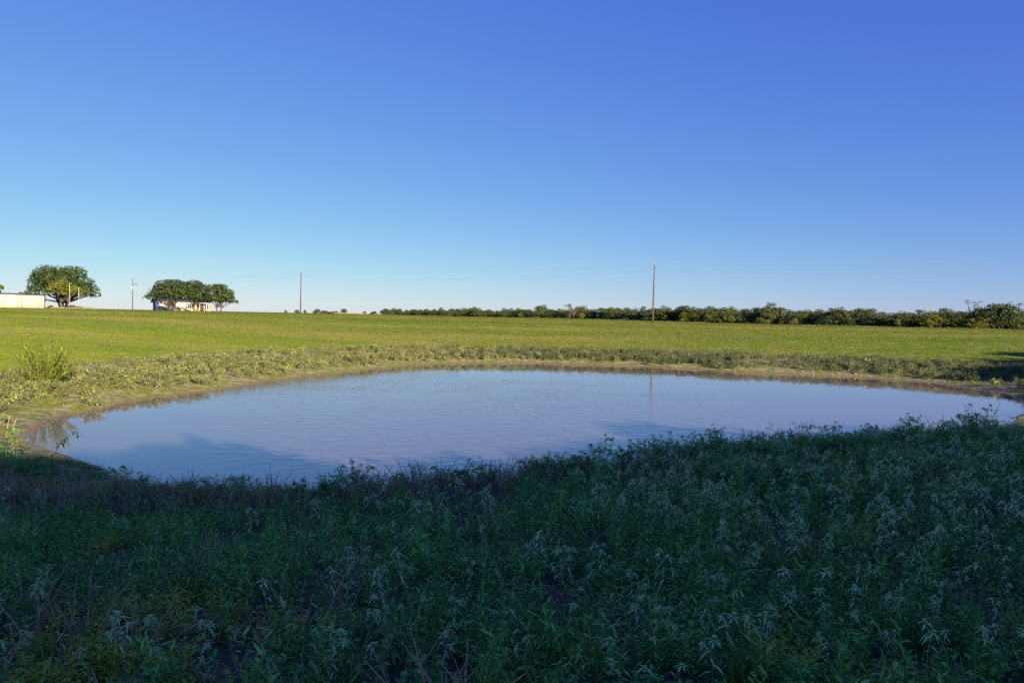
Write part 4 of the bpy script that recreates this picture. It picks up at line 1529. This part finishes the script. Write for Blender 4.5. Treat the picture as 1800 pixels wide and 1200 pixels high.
def sprig(name, px, py, pts, radii, leaves, label, mat_leaf, mat_stem=None, cat='weed', L=0.07, W=0.024, extra=()):
    """One hand-set plant: pts are stem points (metres, right / away / up) from its foot; leaves: (t along stem, count)."""
    g = on_ground(px, py, 22)
    p = empty(name, (g[0], g[1], g[2] - 0.02))
    tag(p, label, cat)
    m = MB()
    lines = [np.array(pts, float)] + [np.array(e, float) for e in extra]
    for q, P in enumerate(lines):
        m.tube(P, np.linspace(radii[0] if q == 0 else radii[0] * 0.6, radii[1], len(P)), 5)
    m.build('stem', mat_stem or M_TWIG, p, True)
    r = random.Random(int(px * 7 + py))
    for q, P in enumerate(lines):
        for (t, c) in leaves:
            for i in range(c):
                lm = MB()
                lm.leaf((0, 0, 0), (1, 0, 0), UP, 1.0, W / L * r.uniform(0.8, 1.2), r.uniform(0.1, 0.6), 3)
                b = along(P, min(1.0, t + r.uniform(-0.04, 0.04)))
                link('leaf', lm.data('leaf', mat_leaf), p, tuple(b), orient_leaf(ring_dir(r.uniform(0, 6.28), r.uniform(-0.5, 0.5))), L * r.uniform(0.7, 1.2))
    return p


# leggy plants that stick up before the water
sprig('leggy_weed', 78, 850, [(0, 0, 0), (0.06, 0, 0.30), (0.16, 0, 0.55), (0.28, 0, 0.76), (0.46, 0, 0.98), (0.60, 0, 1.02), (0.66, 0, 0.90)], (0.007, 0.002), [(0.35, 3), (0.5, 5), (0.6, 4), (0.8, 3), (0.9, 2), (1.0, 2)], 'leggy arching weed rising before the left end of the pond', M_SHRUB, None, 'weed', 0.12, 0.038)
sprig('leggy_weed', 4, 850, [(0, 0, 0), (0.03, 0, 0.45), (0.07, 0, 0.85), (0.14, 0, 1.30)], (0.010, 0.003), [(0.3, 4), (0.45, 5), (0.55, 4), (0.65, 4), (0.8, 3)], 'tall dark weed at the left edge of the picture', M_SHRUB, None, 'weed', 0.14, 0.045, [[(0.03, 0, 0.6), (0.14, 0.05, 1.0), (0.24, 0.05, 1.25)]])
sprig('sprawling_weed', 212, 862, [(0, 0, 0), (-0.04, 0, 0.25), (-0.10, 0, 0.40), (-0.22, 0, 0.46)], (0.006, 0.002), [(0.5, 4), (0.65, 4), (0.8, 5), (0.95, 4)], 'sprawling weed with drooping leaf tips over the left water', M_SHRUB, None, 'weed', 0.10, 0.032,
      [[(-0.03, 0, 0.2), (0.04, 0, 0.42), (0.06, 0, 0.50)], [(0, 0, 0.2), (0.18, 0.02, 0.38), (0.34, 0.02, 0.36), (0.38, 0.02, 0.26)], [(0, 0, 0.15), (0.12, -0.05, 0.42)]])
sprig('broad_leaf_weed', 352, 868, [(-0.35, 0, 0.05), (-0.18, 0, 0.24), (0.0, 0, 0.27), (0.2, 0, 0.16), (0.3, 0, 0.0)], (0.012, 0.006), [(0.25, 2), (0.5, 3), (0.75, 1)], 'arched dead stalk with three broad leaves at the water edge', M_GREEN_LEAF, None, 'weed', 0.16, 0.065, [[(0.03, 0, 0.26), (0.12, 0, 0.36)]])
for px, py, H, dx, lab in ((468, 878, 0.62, 0.07, 'tall thin straw stalk standing before the water, left of centre'), (283, 866, 0.42, 0.01, 'short seed stalk left of the broad leaves'), (372, 868, 0.42, 0.12, 'slanting seed stalk right of the broad leaves'), (523, 882, 0.45, 0.12, 'leaning broken twig on the crest, left of centre'), (776, 858, 0.52, -0.02, 'thin stalk with a dark bud on the crest, middle')):
    sprig('dry_stalk', px, py, [(0, 0, 0), (dx * 0.4, 0, H * 0.5), (dx, 0, H)], (0.006, 0.002), [(0.85, 2), (0.95, 2)], lab, M_STRAW, None, 'stalk', 0.05, 0.008)
sprig('crooked_twig', 1420, 812, [(0, 0, 0), (0.05, 0, 0.36), (0.10, 0, 0.46), (0.32, 0, 0.54), (0.38, 0, 0.60), (0.42, 0, 0.52)], (0.010, 0.004), [(0.55, 1), (0.8, 2)], 'crooked bare twig reaching over the water, right of centre', M_SHRUB, None, 'twig', 0.05, 0.02)
sprig('leafy_twig', 1408, 815, [(0, 0, 0), (-0.08, 0, 0.28), (-0.22, 0, 0.42), (-0.36, 0, 0.56)], (0.008, 0.002), [(0.6, 3), (0.75, 3), (0.9, 4), (1.0, 3)], 'slanting reddish twig with small leaves beside the crooked twig', M_SHRUB, None, 'twig', 0.06, 0.022)
sprig('upright_sprig', 1352, 818, [(0, 0, 0), (-0.03, 0, 0.35), (0.0, 0, 0.68)], (0.006, 0.002), [(0.4, 4), (0.55, 5), (0.7, 5), (0.85, 5), (1.0, 4)], 'upright leafy sprig standing alone before the pale water', M_SHRUB, None, 'weed', 0.07, 0.026)
sprig('crooked_twig', 1640, 800, [(0, 0, 0), (0.04, 0, 0.40), (0.16, 0, 0.52), (0.22, 0, 0.60)], (0.007, 0.003), [(0.9, 3), (1.0, 2)], 'short curved twig on the right crest before the water', M_SHRUB, None, 'twig', 0.05, 0.02)
sprig('upright_sprig', 1112, 830, [(0, 0, 0), (-0.02, 0, 0.35), (-0.06, 0, 0.58)], (0.006, 0.002), [(0.5, 5), (0.65, 5), (0.8, 5), (0.95, 5)], 'nodding leafy sprig on the crest, right of centre', M_SHRUB, None, 'weed', 0.07, 0.026)
sprig('upright_sprig', 1225, 822, [(0, 0, 0), (-0.02, 0, 0.35), (-0.10, 0, 0.58)], (0.006, 0.002), [(0.5, 5), (0.65, 5), (0.8, 6), (0.95, 6)], 'leafy sprig leaning left over the water, right of centre', M_SHRUB, None, 'weed', 0.08, 0.028)
# the fresh broad-leaved seedling at the lower left
g = on_ground(36, 1130)
p = empty('broad_leaf_seedling', tuple(g))
tag(p, 'fresh green seedling with rounded leaves at the lower left', 'weed')
m = MB()
for a in range(4):
    m.tube([(0, 0, 0), (0.05 * math.cos(a * 1.7), 0.05 * math.sin(a * 1.7), 0.10 + 0.02 * a)], [0.004, 0.002], 5)
m.build('stem', M_CSTEM, p, True)
for i in range(9):
    lm = MB()
    lm.leaf((0, 0, 0), (1, 0, 0), UP, 1.0, 0.62, 0.2, 3, 0.15)
    a = i * 2.4
    link('leaf', lm.data('leaf', M_GREEN_LEAF), p, (0.03 * math.cos(a), 0.03 * math.sin(a), 0.06 + 0.010 * i), orient_leaf(ring_dir(a, 0.35)), 0.062)
# bright grass tuft at the bottom, right of the middle
g = on_ground(1305, 1225)
o = link('grass_tuft', proto_grass(900, 60, (0.14, 0.30), 0.006, 0.10, (0.2, 0.8)).data('grass_tuft', leaf_mat('bright grass blade', (0.080, 0.190, 0.020), (0.130, 0.240, 0.035), 0.3)), None, tuple(g))
tag(o, 'brightest green grass tuft at the bottom edge, right of the middle', 'grass tuft')
# small yellow daisies
for i, (px, py) in enumerate([(1652, 915), (1676, 918), (1690, 905), (1597, 968), (1607, 978), (1648, 905)]):
    g = on_ground(px, py + 26)
    p = empty('yellow_flower', tuple(g))
    tag(p, ['leftmost of three yellow flowers high on the right', 'middle of the yellow flowers high on the right', 'rightmost of the yellow flowers high on the right', 'upper of the two lower yellow flowers', 'largest yellow flower, lower of a pair', 'topmost small yellow flower on the right'][i], 'flower', 'yellow flowers on the near bank')
    m = MB()
    H = 0.17
    m.tube([(0, 0, 0), (0.01, 0, H)], [0.002, 0.0015], 4)
    m.build('stem', M_CSTEM, p)
    for k in range(8):
        pm = MB()
        pm.leaf((0, 0, 0), (1, 0, 0), UP, 1.0, 0.5, 0.2, 1)
        link('petal', pm.data('petal', M_PETAL), p, (0.01, 0, H), orient_leaf(ring_dir(k * 0.785, 0.45)), 0.020)
    m = MB()
    m.blob((0.01, 0, H + 0.003), 0.006)
    m.build('flower_centre', M_PETAL, p)

# ------------------------------------------------------------------ single things on the far banks
# the bright feathery willow bush on the left bank
g = on_ground(78, 682)
p = empty('willow_bush', tuple(g))
p.scale = (1.15, 1.0, 1.25)
tag(p, 'bright yellow green feathery bush on the left bank', 'bush')
r = random.Random(77)
st, lf = MB(), MB()
for i in range(70):
    a = r.uniform(0, 6.28)
    b = np.array([math.cos(a), math.sin(a), 0]) * r.uniform(0.02, 0.35)
    sp = r.uniform(0.2, 1.0)
    h = r.uniform(0.75, 1.15) * 1.45 * math.sqrt(max(0.06, 1.05 - sp * sp))
    e = b + np.array([math.cos(a) * sp, math.sin(a) * sp * 0.8, h])
    P = np.array([b, b * 0.6 + e * 0.4 + UP * 0.12 * h, e])
    st.tube(P, [0.010, 0.006, 0.002], 4, False)
    for k in range(75):
        t = r.uniform(0.12, 1.0)
        lf.leaf(along(P, t), ring_dir(a + r.uniform(-1.6, 1.6), r.uniform(-0.2, 1.2)), UP, r.uniform(0.09, 0.17), r.uniform(0.024, 0.040), r.uniform(0, 0.5), 1)
st.build('stems', M_CSTEM, p)
lf.build('foliage', M_WILLOW, p)
# clods of dried mud along the waterline
CL = []
for k in range(5):
    rs = np.random.default_rng(700 + k)
    n1, n2 = 6, 9
    V, F = [], []
    for i in range(n1 + 1):
        for j in range(n2):
            th, ph = math.pi * i / n1, 2 * math.pi * j / n2
            q = 1 + rs.uniform(-0.28, 0.28)
            V.append((math.sin(th) * math.cos(ph) * q, math.sin(th) * math.sin(ph) * q * 0.75, math.cos(th) * q * 0.5))
    for i in range(n1):
        for j in range(n2):
            F.append((i * n2 + j, (i + 1) * n2 + j, (i + 1) * n2 + (j + 1) % n2, i * n2 + (j + 1) % n2))
    CL.append(mesh_np('clod', V, np.array(F), [simple_mat('dried mud %s' % 'abcde'[k], (0.27, 0.205, 0.14), 0.9, 0.1, 0.35, 2.0, 0.05)], False))
n = 0
for i in range(400):
    seg = rc.random()
    px = rc.uniform(520, 820) if seg < 0.45 else (rc.uniform(1330, 1490) if seg < 0.75 else rc.uniform(820, 1330))
    j = rc.randrange(len(SHORE))
    base = SHORE[j]
    if base[1] < 40:
        continue
    u, v, d_ = frame_px(np.array([base[0]]), np.array([base[1]]), np.array([0.1]))
    if not (500 < u[0] < 1500) or (820 < u[0] < 1330 and rc.random() < 0.75):
        continue
    off = rc.uniform(0.5, 2.6)
    dv = (base - cen) / np.linalg.norm(base - cen)
    x, y = base + dv * off + np.array([rc.uniform(-0.4, 0.4), 0])
    s = rc.choice((0.05, 0.06, 0.07, 0.09, 0.13))
    o = link('mud_clod', CL[n % 5], None, (x, y, gz(x, y) + s * 0.15), (rc.uniform(-0.3, 0.3), rc.uniform(-0.3, 0.3), rc.uniform(0, 6.28)), s)
    side = 'left of the middle' if u[0] < 900 else ('right of the tallest pole reflection' if u[0] > 1146 else 'near the middle')
    tag(o, '%s dried mud clod just above the far waterline, %s' % ('larger' if s > 0.08 else 'smaller', side), 'mud clod', 'mud clods along the far waterline')
    n += 1
    if n >= 70:
        break
